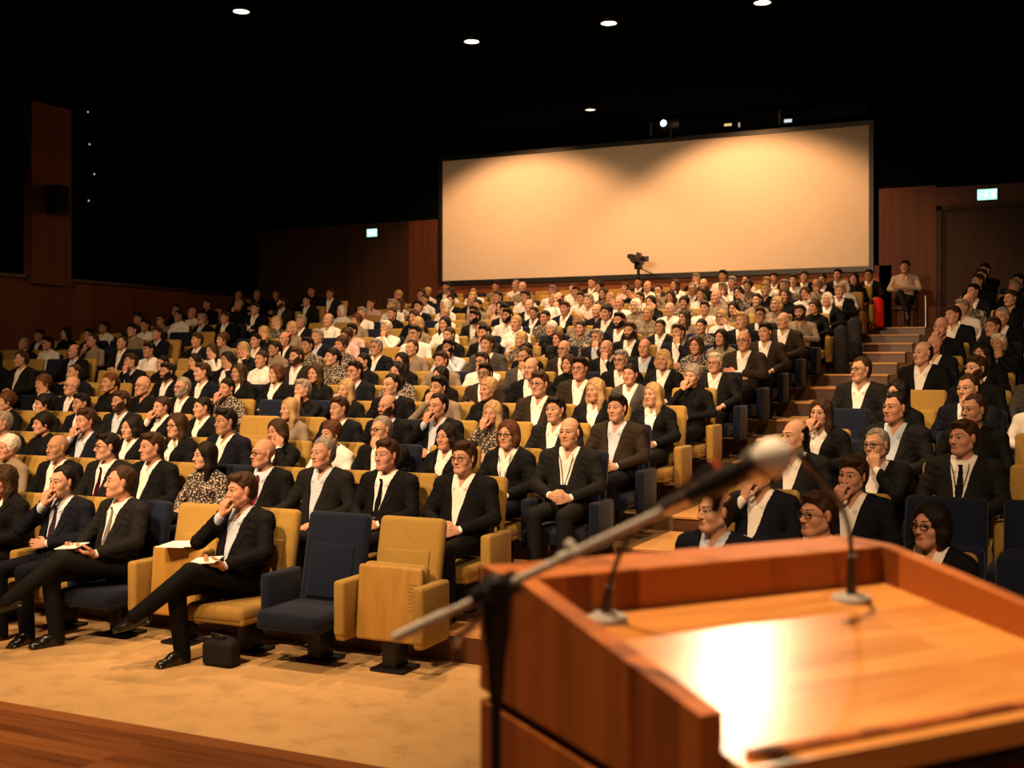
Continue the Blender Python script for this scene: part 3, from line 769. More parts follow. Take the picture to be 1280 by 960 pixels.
# ------------------------------------------------------------------ seats
def seat_meshes():
    tilt = Matrix.Rotation(rad(-12), 4, 'X')
    T = Matrix.Translation((0, .188, .67)) @ tilt
    sm = {}
    m = MB(); m.box((0, 0, 0), (.508, .095, .66), .042, 4)
    # sunk front field framed by the upholstered rim
    me = m.mesh('seat_back', 60); me.transform(T); sm['back'] = me
    m = MB(); m.box((0, -.044, -.085), (.36, .045, .38), .014, 4); me = m.mesh('back_cushion', 60); me.transform(T); sm['cushion'] = me
    m = MB(); m.box((0, -.17, .343), (.496, .50, .115), .045, 4); m.box((0, -.175, .30), (.49, .46, .06), .02, 3); me = m.mesh('seat_pan', 60); sm['pan'] = me
    # folded pan: cushion behind, curved underside plate to the front
    U = Matrix.Translation((0, -.035, .455)) @ Matrix.Rotation(rad(-5), 4, 'X')
    m = MB(); m.box((0, .035, .01), (.49, .10, .50), .042, 4); me = m.mesh('seat_pan', 60); me.transform(U); sm['pan_up'] = me
    m = MB(); m.box((0, -.036, -.005), (.494, .045, .50), .021, 4)
    for i in range(8): m.box((.185, -.058, -.03+i*.024), (.06, .010, .006), .002, 1)
    me = m.mesh('seat_plate', 50); me.transform(U); sm['plate'] = me
    for s in (1, -1):
        m = MB(); m.box((0, 0, 0), (.078, .37, .40), .026, 3); m.box((0, -.005, .02), (.084, .385, .37), .024, 3)
        me = m.mesh('armrest', 60); me.transform(Matrix.Translation((s*.30, -.04, .402))); sm['arm', s] = me
    m = MB(); m.box((0, .0, .16), (.11, .17, .30), .01, 2); m.box((0, .0, .012), (.26, .24, .024), .008, 2); m.box((0, -.01, .27), (.34, .16, .05), .01); sm['ped'] = m.mesh('pedestal', 40)
    for k_, me in sm.items(): me.materials.append(MAT['black_metal'] if k_ == 'ped' else MAT['veneer'] if k_ == 'plate' else MAT['velvet'])
    q_ = sm['plate'].copy(); q_.materials[0] = MAT['velvet']; sm['plate_navy'] = q_
    return sm
SEATM = seat_meshes()
def make_seat(x, y, z, col, up, ends, label, rz=0, group='rows of upholstered folding seats'):
    r = empty('folding_seat', (x, y, z), rz); tag(r, label, 'seat', group)
    mt = VELVET[col]
    link('seat_back', SEATM['back'], r, mt); link('back_cushion', SEATM['cushion'], r, mt)
    if up:
        sp_ = link('seat_pan', SEATM['pan_up'], r, mt); link('seat_plate', SEATM['plate' if col == 'mustard' else 'plate_navy'], sp_, mt)
    else: link('seat_pan', SEATM['pan'], r, mt)
    for s in ends: link('armrest', SEATM['arm', s], r, mt)
    link('pedestal', SEATM['ped'], r)
    return r

# ------------------------------------------------------------------ people
ORD = ['zeroth', 'first', 'second', 'third', 'fourth', 'fifth', 'sixth', 'seventh', 'eighth', 'ninth', 'tenth', 'eleventh', 'twelfth', 'thirteenth', 'fourteenth',
       'fifteenth', 'sixteenth', 'seventeenth', 'eighteenth', 'nineteenth', 'twentieth', 'twenty-first', 'twenty-second', 'twenty-third', 'twenty-fourth', 'twenty-fifth']
HN = {'d': 'dark', 'n': 'brown', 'a': 'auburn', 'o': 'blond', 'g': 'grey', 'w': 'white'}
def describe(sex, hair, top, ex):
    st_, c = hair[0], hair[1]
    a = {'x': 'bald', 'f': 'balding', 'r': f'receding {HN[c]}-haired', 'L': f'long {HN[c]}-haired', 'V': f'wavy {HN[c]}-haired', 'O': f'bobbed {HN[c]}-haired',
         'P': f'tied-back {HN[c]}-haired', 'c': f'curly {HN[c]}-haired'}.get(st_, f'short {HN[c]}-haired')
    a += ' bearded' if 'b' in ex else ''
    a += ' bespectacled' if 'g' in ex else ''
    w = {'D': 'dark suit', 'T': 'suit and tie', 'N': 'navy suit', 'G': 'grey suit', 'R': 'brown jacket', 'W': 'white shirt', 'J': 'black jacket', 'B': 'black top', 'L': 'pale jacket', 'P': 'patterned top', 'U': 'pale blue shirt', 'K': 'pink shirt', 'E': 'tan top'}[top]
    return a, f"{'woman' if sex == 'w' else 'man'} in {w}"
PAIR = {'D': ('black', 'white'), 'T': ('char', 'white'), 'N': ('navy', 'white'), 'G': ('grey', 'white'), 'R': ('brown', 'white'), 'J': ('black', 'white'), 'L': ('white', 'pattern'),
        'W': (None, 'white'), 'B': (None, 'black'), 'P': (None, 'pattern'), 'U': (None, 'blue'), 'K': (None, 'pink'), 'E': (None, 'beige')}
RNG = random.Random(11)
def make_person(x, y, z, sex, hair, top, ex='', pose=None, label=None, rz=0, detail=2, skin=None, shirt=None, jacket=None, tie=None, scale=None, turn=False):
    if pose is None:
        if sex == 'w': pose = RNG.choice(['Wclasp', 'Wclasp', 'Wclasp', 'WclaspT', 'WclaspT', 'WcheekL'])
        else: pose = RNG.choice(['clasp', 'clasp', 'claspT', 'thigh', 'thigh', 'arms', 'arms', 'chinL'])
        if 'c' in ex: pose = 'WchinR' if sex == 'w' else RNG.choice(['chinR', 'chinL'])
        if turn and pose in ('clasp', 'arms', 'thigh'): pose = 'claspT'
        if turn and pose == 'Wclasp': pose = 'WclaspT'
    p = PROTO[pose]
    r = empty('person', (x, y, z), rz); sc_ = scale or RNG.uniform(.97, 1.03); r.scale = (sc_, sc_, sc_)
    tag(r, label, 'person', 'seated audience')
    sk = SKIN[skin if skin is not None else RNG.choice([0, 0, 0, 1, 1, 2])]
    hm = HAIR[hair[1]]
    link('body', p.body, r, sk, alpha={'d': 0, 'n': .12, 'a': .2, 'o': .55, 'g': .5, 'w': .9}[hair[1]])
    jk, shc = PAIR[top]
    if jacket: jk = jacket
    elif jk in ('black', 'char') and sex == 'm': jk = RNG.choice(['black', 'char', 'black', 'navy'])
    if shirt: shc = shirt
    elif jk and sex == 'm' and RNG.random() < .18: shc = 'blue'
    closed = bool(tie or top == 'T') or (jk is None and sex == 'w')
    sm_ = p.shirt_closed if closed else p.shirt
    if shc == 'pattern':
        if not hasattr(p, 'shirt_pattern'): p.shirt_pattern = sm_.copy(); p.shirt_pattern.materials[0] = MAT['pattern']
        sm_ = p.shirt_pattern
    link('shirt', sm_, r, CLOTH.get(shc))
    if jk:
        jo = link('jacket', p.jacket, r, CLOTH[jk])
        if detail > 1: link('lapels', p.lapel, jo, CLOTH[jk])
    if tie or top == 'T': link('tie', p.tie, r, CLOTH[tie or RNG.choice('krsk')])
    tr = jk if jk in ('black', 'char', 'navy', 'grey') and sex == 'm' else RNG.choice(['black', 'char', 'navy'])
    link('trousers', p.trousers, r, CLOTH[tr])
    if detail > 1:
        for me in p.shoes: link('shoe', me, r)
    if hair[0] != 'x': link('hair', HAIRMESH[hair[0]], r, hm, mw=p.HM)
    if 'b' in ex: link('beard', BEARD, r, hm, mw=p.HM)
    if 'g' in ex: link('glasses', GLASSES, r, None, mw=p.HM)
    if 'l' in ex:
        if pose not in LANYARD: LANYARD[pose] = lanyard_mesh(p)
        link('lanyard', LANYARD[pose], r, CLOTH['navy'])
    return r

# where the photo shows each head: u v sex hair top extras [row]
HEADS = """
8 600 w Vn J - 1|82 601 m rd N c 1|155 602 m rn T - 1|296 611 m sn N c 1
13 560 w Hw E - 2|75 562 m xn D - 2|137 558 m sd T g 2|193 558 m sn D - 2|253 578 w Ld P - 2|332 566 m xn T g 2|396 565 m rg D - 2|477 568 m sn T - 2|582 572 m kn D g 2
8 530 m sg D - 3|61 530 w Hd B - 3|128 526 m kn D c 3|185 535 w Od J - 3|234 532 w Ln J gl 3|291 527 m sd N - 3|360 540 w On J - 3|419 543 w Ha L - 3|479 537 m rg D cg 3|560 546 w Od J - 3|637 543 w Oa J gl 3|713 540 m fn D l 3
16 502 w Ha B - 4|61 507 w Hd B - 4|116 505 m sd D - 4|164 502 m sn D b 4|209 512 w Pn J c 4|255 510 w Pd J - 4|364 514 w Lo E - 4|426 512 m sn N - 4|486 508 m fn D b 4|550 507 m rd D c 4|614 518 w Vo P c 4|696 512 m sd D - 4|773 510 m sd R - 4
56 480 w Ha D - 5|92 482 m xn D g 5|140 475 w Pa B - 5|178 482 m xn B g 5|230 484 m rg D bg 5|289 485 w Pd P c 5|380 487 m sg B - 5|434 487 w Lo B c 5|484 481 m rd D - 5|540 484 m sd E c 5|606 487 w Ho B - 5|675 478 m sn R g 5|745 488 w Vo J - 5|817 493 w Lo J - 5
109 466 m rn D - 6|195 465 m sd D b 6|244 465 m sn D - 6|294 466 w Ln J - 6|339 467 w Oa J - 6|390 467 w Ln B - 6|435 464 m sd N g 6|490 465 w Ld P - 6|543 470 w Ld B - 6|599 467 m sd R g 6|647 455 m fd D - 6|721 459 m sd R g 6|786 468 w Pd G - 6|870 470 w Hg B c 6
175 452 m sn D -|209 454 w Pd B -|250 452 w Ld B -|269 439 w Ln W -|272 425 w Ha E -|297 450 w Ld J -|312 437 w Lo J -|347 436 w Pd E -|339 449 w Pn W -|321 426 m sd D -|324 416 w Vo B -|357 424 m fd D -|361 411 w Oo E -|372 402 m sg D -|392 432 m sd P -|386 446 m sn R b|405 421 m sg D -|406 400 m fg W -|411 390 w Ow W -|431 446 w Pd P -|436 430 w Hn P -|434 420 w Hn K c|441 414 m sd K c|445 392 m sg W -|444 382 m sn K -|444 401 w Ha E -|478 371 w Ho E -|478 382 m sg W -|507 369 m sn D -|512 380 w Va W -|529 358 m xn W -|536 366 w Ho W -|552 359 m sd D -|567 366 w On W -|559 374 w Pn W -|545 382 w Ow W -|549 394 w Ho W -|513 397 w Vn J -|557 405 w Ld W -|526 405 w Oo E -|484 410 m sw W -|527 417 m sd W g|570 419 w Pn J -|577 376 m fn D -|482 434 m sg D g|524 435 m rn E -|575 435 m sd U bc|495 452 w Vd B -|536 451 m sn E -|597 365 m rd W -|605 372 w Pn K -|626 358 m sd E -|632 372 m sn W -|656 359 m xn E -|669 369 w Pn W -|678 371 m fn W b|697 364 m sg W -|591 374 w Oo E -|599 382 w Pd E -|576 376 m rd D -|622 385 w Ld K -|659 382 m fd N -|689 375 w Po W -|701 375 m sn W -|697 386 m sn D -|582 391 m sd E -|593 397 m sd D b|635 395 m sd W b|646 404 w Po W -|668 394 w Pd J -|685 397 w Pd P -|602 411 w Vn E -|613 417 m sd J -|621 430 m cn G -|660 424 w Lo P -|695 415 w Pd P -|707 424 w Hw B -|679 439 w Pd J -|706 442 m xn R g|746 353 m sn D -|719 361 w Pn W -|759 358 w Hd W -|755 367 w Vn P -|771 367 w Pd B -|789 356 m sd D -|782 364 w Hn K -|805 361 m fn W -|817 364 m rd E -|843 356 w Ln W -|736 374 w Lo E -|728 376 m sg K -|766 379 m fd W -|782 374 w Pn W -|799 378 w Ld B -|723 386 w cd J -|741 391 m xn B -|775 401 m sd D b|815 392 w Po E -|816 374 m sd B -|827 382 w Ow E -|839 377 w Vn E -|846 391 m xn W -|787 414 m sn D b|727 407 w Oo E -|719 429 w Ln B -|760 431 m sg D gc|796 435 m xn D -|826 410 w Pd J -|852 416 m sn D -|871 349 m sg D -|887 354 m sg D -|861 356 m xn B -|906 345 m sd W -|905 361 m sg W -|919 351 w Pd W -|931 358 w Hn E -|944 350 m sn D -|946 362 m so B -|959 354 m so W g|993 357 m sg E -|856 369 w Pn W -|886 371 m xn E -|927 366 w Vn P -|954 375 w Pd E -|979 370 w On B -|990 380 w Oo E -|856 381 w Hd P -|881 391 m sn W -|917 387 w Ld E -|909 400 w Oo W g|954 394 m sn D g|935 401 m so D -|864 397 w Vn E -|888 409 w Pd P -|991 401 m xn R - 10|964 415 m sd R - 9|934 426 m xn R g 8|907 426 w Ld E -|871 432 w On P -|1006 346 m sn D -|1026 350 w Pd D -|1041 356 m fd E c|1056 349 w Ld B -|1056 361 w Ow W -|1073 359 m sg P g|1088 349 m sd D g|1098 342 m so D -|1021 370 w Va W -|1045 375 w Ow J -|1059 370 m so D -|1007 391 m sn E b|1023 391 w Hn B -|830 450 w Oo J -|777 450 m sg J g|894 455 m sw D g 7|759 442 m fg D c|712 455 w On B -|590 452 m sn W g|453 452 w Pd B -|620 447 m rn G b
""".replace('\n', '|')
HEADS_L = """
11 446 w Ld B -|33 430 m rg B -|51 420 m sd D -|71 430 m sd W -|92 417 w Od B -|32 449 m rn D -|94 439 m fn D -|110 426 m rn E c|118 419 m sd B -|138 409 m sd W -|154 429 m rn D -|161 413 m sd E -|176 407 m sd W -|186 398 m sd B -|191 419 m sn D -|207 402 m sn E g|216 395 w Pd W -|222 387 m sd B -|244 401 m sg N g|252 391 m xn W -|260 380 m sn B -|279 397 m sn D -|291 382 w Ho B c|299 370 m rg B -|320 386 m sn N -|326 369 m sg B -|349 379 m sn R b|354 368 m sn B -|382 376 m sd D - |385 364 m sn B -|412 367 m sn D -
""".replace('\n', '|')
HEADS_R = """
897 638 m fn D - 1|1025 642 m sn D g 1|1165 656 w Od J g 1|976 591 m sn N c 2|1107 595 m kn N c 2|996 545 m fd D - 3|1140 557 m rg D gc 3|1248 548 m sn T l 3|1050 516 w Ln J c 4|1164 510 m rd D - 4|1255 513 m rn B - 4|1094 491 w Ld B g 5|1188 486 m rn D c 5|1275 495 m sn W c 5|1106 462 m rn D g 6|1188 461 m sn B b 6|1275 456 m sn G - 6|1143 436 m fn D - 7|1209 442 w Ld J - 7|1169 431 m xn J - 8|1232 424 w Ho J - 8|1277 430 m sw B - 8|1164 409 m xn B c 9|1226 409 w Pn B - 9|1192 394 m sn D - 10|1253 396 m rg D c 10|1203 385 m sg W - 11|1264 373 m sn B - 12|1215 376 m xn P - 12|1232 364 m sd D - 13|1228 351 m sn B - 14|1268 361 m sg B - 14|1241 342 m sn B - 15|1274 353 m sd B - 15|1249 335 m sd B - 16
""".replace('\n', '|')
SP_ROW1 = {}
def parse(txt):
    out = []
    for t in txt.split('|'):
        t = t.split()
        if len(t) < 6: continue
        out.append((float(t[0]), float(t[1]), t[2], t[3], t[4], t[5].replace('-', ''), int(t[6]) if len(t) > 6 else None))
    return out
def ray(u, v): return RIGHT*((u-640)/FPX)+DEPTH+Vector((0, 0, (457-v)/FPX))
def row_of(u, v):
    R = ray(u, v); best = None
    for r in range(1, NROW+1):
        t = rowy(r)/R.y; e = abs(CAM_Z+R.z*t-(ROWZ[r-1]+1.13))
        if best is None or e < best[0]: best = (e, r)
    return best[1]
def x_in_row(u, r):
    R = ray(u, 457); return R.x*rowy(r)/R.y
# rows of the centre block: the seat beside the stairs, and how far the row runs to the left
END_X = {1: -4.02, 2: -4.08}
def end_x(r): return END_X.get(r, -3.66+.012*(r-3))
def left_x(r): return -14.88-.11*max(0, r-9)
def n_seats(r): return {1: 8, 2: 10, 3: 12, 4: 14, 5: 15, 6: 16}.get(r, 17)
NAVY_C = {(1, 4), (1, 1), (3, 0), (4, 0), (5, 7), (5, 8), (7, 0), (8, 0), (4, 4), (3, 3), (2, 4), (6, 3)}
used = {}
def place(block, heads):
    order = sorted(heads, key=lambda h: (h[6] is None, -h[1]))
    for h in order:
        u, v = h[0], h[1]
        r0 = h[6] or row_of(u, v)
        cand = [r0] if h[6] else [r0, r0-1, r0+1]
        done = False
        for r in cand:
            if not 1 <= r <= NROW: continue
            x = x_in_row(u, r)
            if block == 'c': i0 = (end_x(r)-x)/SW; nmax = n_seats(r)
            elif block == 'l': i0 = (left_x(r)-x)/SW; nmax = 8
            else: i0 = (x+1.85)/SW; nmax = 9
            for i in sorted({int(math.floor(i0)), int(math.ceil(i0))}, key=lambda q: abs(q-i0)):
                i = max(i, 0) if i0 > -1.2 else i
                if 0 <= i < nmax and (block, r, i) not in used:
                    sx = seat_x(block, r, i); used[(block, r, i)] = (h, max(-.055, min(.055, x-sx))); done = True; break
            if done: break
        if not done: DROPPED.append((block, u, v))
DROPPED = []
def seat_x(block, r, i):
    if block == 'c': return end_x(r)-SW*i
    if block == 'l': return left_x(r)-SW*i
    return -1.85+SW*i
place('c', parse(HEADS)); place('l', parse(HEADS_L)); place('r', parse(HEADS_R))
FILL = random.Random(5); free = [(r, i) for r in range(7, NROW+1) for i in range(17) if ('c', r, i) not in used]
FILL.shuffle(free)
for r, i in free[:max(0, 298-len(used))]:
    sex = FILL.choice('mmw'); y = rowy(r); P_ = Vector((seat_x('c', r, i), y, ROWZ[r-1]+1.13-CAM_Z)); Dp = P_.dot(DEPTH)
    used[('c', r, i)] = ((640+FPX*P_.dot(RIGHT)/Dp, 457-FPX*P_.z/Dp, sex, FILL.choice(['sn', 'sd', 'fn', 'rg', 'kd'] if sex == 'm' else ['Pn', 'Oo', 'Hd', 'Ln']), FILL.choice('DNWGU' if sex == 'm' else 'WJEPB'), '', r), FILL.uniform(-.05, .05))
print('PLACED', len(used), 'DROPPED', len(DROPPED), DROPPED)
BN = {'c': 'centre', 'l': 'left', 'r': 'right'}
def where(b, r, i): return f"{ORD[r]} row of {BN[b]} block, {ORD[i+1]} seat from {'stairs' if b != 'l' else 'its aisle'}"
EMPTY = {('c', 1, 0): ('mustard', 1), ('c', 1, 1): ('navy', 0), ('c', 1, 3): ('mustard', 1)}
CUSTOM = {
 ('c', 1, 2): dict(pose='chinX', rz=rad(-5), label='man in dark suit in front row, legs crossed, hand on mouth, beside empty mustard seat', shirt='blue', jacket='black'),
 ('c', 1, 4): dict(pose='padX', rz=rad(-10), tie='s', label='front-row man with silver tie and crossed legs holding a notepad', jacket='char'),
 ('c', 1, 5): dict(pose='chinR', tie='p', label='front-row balding man with purple tie, hand held to his mouth', shirt='blue', jacket='navy'),
 ('c', 1, 6): dict(pose='Wclasp', label='front-row woman with wavy light brown hair in black jacket, at left edge of photo'),
 ('c', 2, 0): dict(pose='clasp', label='bespectacled man with hands clasped at stairs end of second row, beside folded mustard seat'),
 ('c', 3, 0): dict(pose='clasp', label='balding man with lanyard and clasped hands at stairs end of third row', jacket='char', shirt='white'),
 ('c', 4, 0): dict(pose='clasp', label='dark-haired man in brown-black suit at stairs end of fourth row, navy seat', jacket='brown'),
 ('r', 1, 0): dict(pose='claspT'), ('r', 1, 1): dict(pose='claspT'), ('r', 1, 2): dict(pose='WclaspT'), ('r', 3, 2): dict(pose='claspT'), ('c', 2, 1): dict(pose='clasp', tie='k'), ('c', 2, 2): dict(pose='thigh', shirt='blue'), ('c', 2, 3): dict(pose='claspT', tie='r'),
 ('c', 2, 4): dict(pose='WclaspT'), ('c', 2, 5): dict(pose='thigh', shirt='white'), ('c', 2, 6): dict(pose='claspT', tie='r'), ('c', 2, 7): dict(pose='clasp', shirt='white'),
}
R_TURN = rad(-12)
PEOPLE = {}; SEATS = {}; SEATQ = []
def add_seat(b, r, i, occ):
    col, up = EMPTY.get((b, r, i), (None, None))
    rr = random.Random(r*131+i*17+ord(b[0]))
    if col is None:
        if b == 'c': col = 'navy' if (r, i) in NAVY_C or (r > 5 and rr.random() < .28) else 'mustard'
        elif b == 'l': col = 'navy' if rr.random() < .45 else 'mustard'
        else: col = 'navy' if rr.random() < .3 else 'mustard'
    if up is None: up = 0 if occ else 1
    ends = [-1]
    if b == 'r': ends = [1] if i else [1, -1]
    elif i == 0: ends = [-1, 1]
    cn = 'mustard' if col == 'mustard' else 'navy'
    lab = f"{cn} {'' if occ else 'empty '}folding seat, {where(b, r, i)}"
    SEATQ.append(((b, r, i), (seat_x(b, r, i), rowy(r), ROWZ[r-1], col, up, ends, lab)))
for (b, r, i), (h, dx) in sorted(used.items()):
    u, v, sex, hair, top, ex, _ = h
    kw = dict(CUSTOM.get((b, r, i), {}))
    a, w_ = describe(sex, hair, top, ex)
    lab = kw.pop('label', None) or f"{a} {w_}, {where(b, r, i)}"
    if len(lab.split()) > 16: lab = lab.replace('short ', '').replace('suit and tie', 'tie')
    if len(lab.split()) > 16: lab = lab.replace(' block', '')
    q_ = RNG.uniform(-6, 5); kw.setdefault('rz', rad(q_*.4-12) if b == 'r' else rad(q_))
    kw.setdefault('turn', b == 'r')
    y = rowy(r); x = seat_x(b, r, i)+dx
    # height of this person's head as photographed sets a small scale
    t = y/ray(u, v).y; hz = CAM_Z+ray(u, v).z*t-ROWZ[r-1]
    sc = max(.955, min(1.045, hz/(1.155 if sex == 'm' else 1.135)))
    PEOPLE[(b, r, i)] = make_person(x, y, ROWZ[r-1], sex, hair, top, ex, label=lab, detail=2 if r < 9 else 1, scale=sc, **kw)
    add_seat(b, r, i, True)
# seats nobody sits on
for r in range(1, NROW+1):
    for b, n in (('c', n_seats(r)), ('l', 6 if 7 <= r < 12 else 0), ('r', 5 if r < 7 else 0)):
        for i in range(n):
            if (b, r, i) not in used: add_seat(b, r, i, False)
# the 300 nearest seats are things of their own; the few rows of seats farther up are one mesh
SEATQ.sort(key=lambda q: (q[1][1]*math.cos(YAW)-q[1][0]*math.sin(YAW)))
for k, a in SEATQ[:298]: SEATS[k] = make_seat(*a)
fb = bmesh.new(); vt, vi = [], []
for k, (x, y, z, col, up, ends, lab) in SEATQ[298:]:
    for nm in ['back', 'cushion', 'pan_up' if up else 'pan', 'ped']:
        me = SEATM[nm]; n0 = len(fb.faces); fb.from_mesh(me)
        fb.verts.ensure_lookup_table(); fb.faces.ensure_lookup_table()
        vs = fb.verts[len(fb.verts)-len(me.vertices):]; bmesh.ops.translate(fb, vec=(x, y, z), verts=vs)
        for f in fb.faces[n0:]: f.material_index = 2 if nm == 'ped' else (0 if col == 'mustard' else 1)
me = bpy.data.meshes.new('far_seats'); fb.to_mesh(me); fb.free()
for m_ in (fabric('far_mustard_velvet', tuple(v*.85 for v in VELVET['mustard']), .8, 40, .09, .08), fabric('far_navy_velvet', VELVET['navy'], .8, 40, .09, .08), MAT['black_metal']): me.materials.append(m_)
tag(link('far_seating', me), 'far rows of folding seats at the top of the hall, below the screen', 'seating', kind='stuff')
print('SEATS', len(SEATQ), 'PEOPLE', len(PEOPLE))

# ------------------------------------------------------------------ stairs
m_ = MB(); mt_ = []
XA, XB = -3.20, -2.28
steps = []
for r in range(2, NROW+1):
    ye = rowy(r)-.78; z = ROWZ[r-1]; zp = ROWZ[r-2]
    steps.append((ye, zp, z))
for k, (ye, zp, z) in enumerate(steps):
    st = empty('stair_step', ((XA+XB)/2, ye, zp)); tag(st, kind='structure'); st['label'] = f'{ORD[k+1]} step of the wooden aisle stairs, counted from below'
    hh = z-zp
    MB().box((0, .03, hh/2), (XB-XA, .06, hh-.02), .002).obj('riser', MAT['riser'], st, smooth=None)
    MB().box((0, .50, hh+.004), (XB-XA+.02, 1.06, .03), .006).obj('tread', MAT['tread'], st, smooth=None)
# terrace kickboards in front of the stairs, both sides
tag(MB().box((-11.6, rowy(2)-.74, .085), (16.6, .05, .17)).obj('trim_8', MAT['riser'], smooth=None), kind='structure')
tag(MB().box((-11.6, rowy(2)-.60, .190), (16.6, .32, .03)).obj('trim_10', MAT['tread'], smooth=None), kind='structure')

# ------------------------------------------------------------------ screen, ceiling lamps, exit signs, booth
sc = empty('projection_screen', (-8.9, WALL_Y-.1, 3.75)); tag(sc, 'large blank projection screen on the back wall above the last row', 'screen')
SX0, SX1, SZ0, SZ1 = -14.13, -3.66, 2.15+CAM_Z, 5.195+CAM_Z
MB().box(((SX0+SX1)/2+8.9, 0, (SZ0+SZ1)/2-3.75), (SX1-SX0, .03, SZ1-SZ0), .004).obj('screen_surface', MAT['screen'], sc, smooth=None)
fm = MB()
for c, d in ((((SX0+SX1)/2, SZ0-.06), (SX1-SX0+.2, .12)), (((SX0+SX1)/2, SZ1+.05), (SX1-SX0+.2, .10)), ((SX0-.05, (SZ0+SZ1)/2), (.10, SZ1-SZ0)), ((SX1+.05, (SZ0+SZ1)/2), (.10, SZ1-SZ0))):
    fm.box((c[0]+8.9, .0, c[1]-3.75), (d[0], .12, d[1]), .004)
fm.obj('screen_frame', MAT['black'], sc, smooth=None)
def downlight(x, y, rr, s, label):
    r = empty('downlight', (x, y, CEIL)); tag(r, label, 'ceiling lamp', 'round downlights in the black ceiling')
    m = MB()
    ro, ri = rr*1.2, rr
    n = 28; pts = [[m.bm.verts.new((R*math.cos(2*PI*k/n), R*math.sin(2*PI*k/n), z)) for k in range(n)] for R, z in ((ro, .0), (ro, -.05), (ri, -.05), (ri, -.01))]
    for A, B in zip(pts, pts[1:]):
        for k in range(n): m.bm.faces.new((A[k], A[(k+1) % n], B[(k+1) % n], B[k]))
    m.obj('lamp_ring', MAT['black'], r)
    MB().cyl((0, 0, -.045), (0, 0, -.03), ri, n=28).obj('lamp_lens', emit('lamp_glow', (1, .86, .66), s), r)
    return r
for (x, y), lb in zip(DOWN, ('glowing round ceiling lamp furthest left, near the top edge', 'glowing round ceiling lamp left of the other two in its row', 'glowing round ceiling lamp above the middle of the big screen', 'glowing round ceiling lamp at the top edge, above the right of the screen')):
    downlight(x, y, .125, 9, lb)
p_ = cam_pt(742, 138, 25.8); downlight(p_.x, p_.y-.2, .11, 1.5, 'dim small ceiling lamp just above the top edge of the screen')
def exit_sign(u, v, w, h, label):
    t = (WALL_Y-.16)/ray(u, v).y; q = Vector((0, 0, CAM_Z))+ray(u, v)*t
    r = empty('exit_sign', q); tag(r, label, 'exit sign')
    MB().box((0, .045, 0), (w+.05, .07, h+.05), .01).obj('sign_housing', MAT['black'], r)
    sp_ = MB().box((0, 0, 0), (w, .03, h), .004).obj('sign_panel', emit('exit_glow', (.50, 1, .78), 1.25), r, smooth=None)
    m = MB()   # pale pictogram: doorway, figure, arrow
    m.box((w*.30, -.018, 0), (w*.18, .006, h*.7)); m.box((-w*.05, -.018, h*.22), (h*.16, .006, h*.16)); m.box((-w*.05, -.018, -.02), (h*.15, .006, h*.4), M4=Matrix.Rotation(.4, 4, 'Y')); m.box((-w*.30, -.018, 0), (w*.22, .006, h*.12))
    m.obj('pictogram', emit('pictogram_glow', (.9, 1, .95), 1.6), sp_, smooth=None)
exit_sign(465, 291, .30, .20, 'lit green exit sign over the left doors, left of the screen')
exit_sign(1234, 243, .38, .22, 'lit green exit sign over the right doors, right of the screen')
# projection booth over the screen
bz = CAM_Z+5.45
tag(MB().box((-6.2, WALL_Y-.02, bz+.75), (5.0, .04, 1.5)).obj('window_1', plain('booth_glass', (.004, .006, .008), .15, 0, .5), smooth=None), 'dark projection booth window above the screen', kind='structure')
tag(MB().box((-6.1, WALL_Y-.05, bz+1.42), (3.0, .05, .04)).box((-8.6, WALL_Y-.05, bz+.5), (.05, .05, 1.1)).box((-5.6, WALL_Y-.05, bz+.5), (.05, .05, 1.1)).obj('trim_9', plain('booth_frame', (.045, .05, .05), .4), smooth=None), kind='structure')
def on_wall(u, v, off):
    t = (WALL_Y-off)/ray(u, v).y; return Vector((0, 0, CAM_Z))+ray(u, v)*t
q = on_wall(831, 155, .45); pj = empty('projector', q); tag(pj, 'dark projector with bright blue-white lens in the booth above the screen', 'projector')
MB().box((.1, .16, .0), (.50, .40, .20), .03).obj('projector_body', MAT['black'], pj)
MB().cyl((0, -.02, 0), (0, -.10, 0), .10, .11).obj('lens_barrel', MAT['black_metal'], pj)
MB().sph((0, -.09, 0), .075, (1, .4, 1)).obj('lens', emit('projector_beam', (.45, .72, 1), 14), pj)
MB().box((.1, .16, -.20), (.06, .06, .30)).box((.1, .25, -.33), (.3, .2, .03)).obj('wall_bracket', MAT['black_metal'], pj)
for u, v, w, h, c, s, lb in ((910, 156, .17, .055, (1, .62, .30), .9, 'small warm strip lamp in the booth window, right of the projector'), (985, 151, .17, .07, (.85, .95, 1), .8, 'small white monitor glowing in the right of the booth window'), (869, 124, .09, .06, (1, .6, .25), .6, 'tiny amber lamp in the booth window, upper middle'), (924, 156, .04, .10, (1, .85, .6), .4, 'tiny upright light beside the warm strip lamp in the booth window')):
    q = on_wall(u, v, .09); r = empty('booth_light', q); tag(r, lb, 'light')
    MB().box((0, .03, 0), (w+.03, .06, h+.03), .006).obj('light_housing', MAT['black'], r); MB().box((0, -.004, 0), (w, .012, h)).obj('light_face', emit('booth_glow', c, s), r, smooth=None)

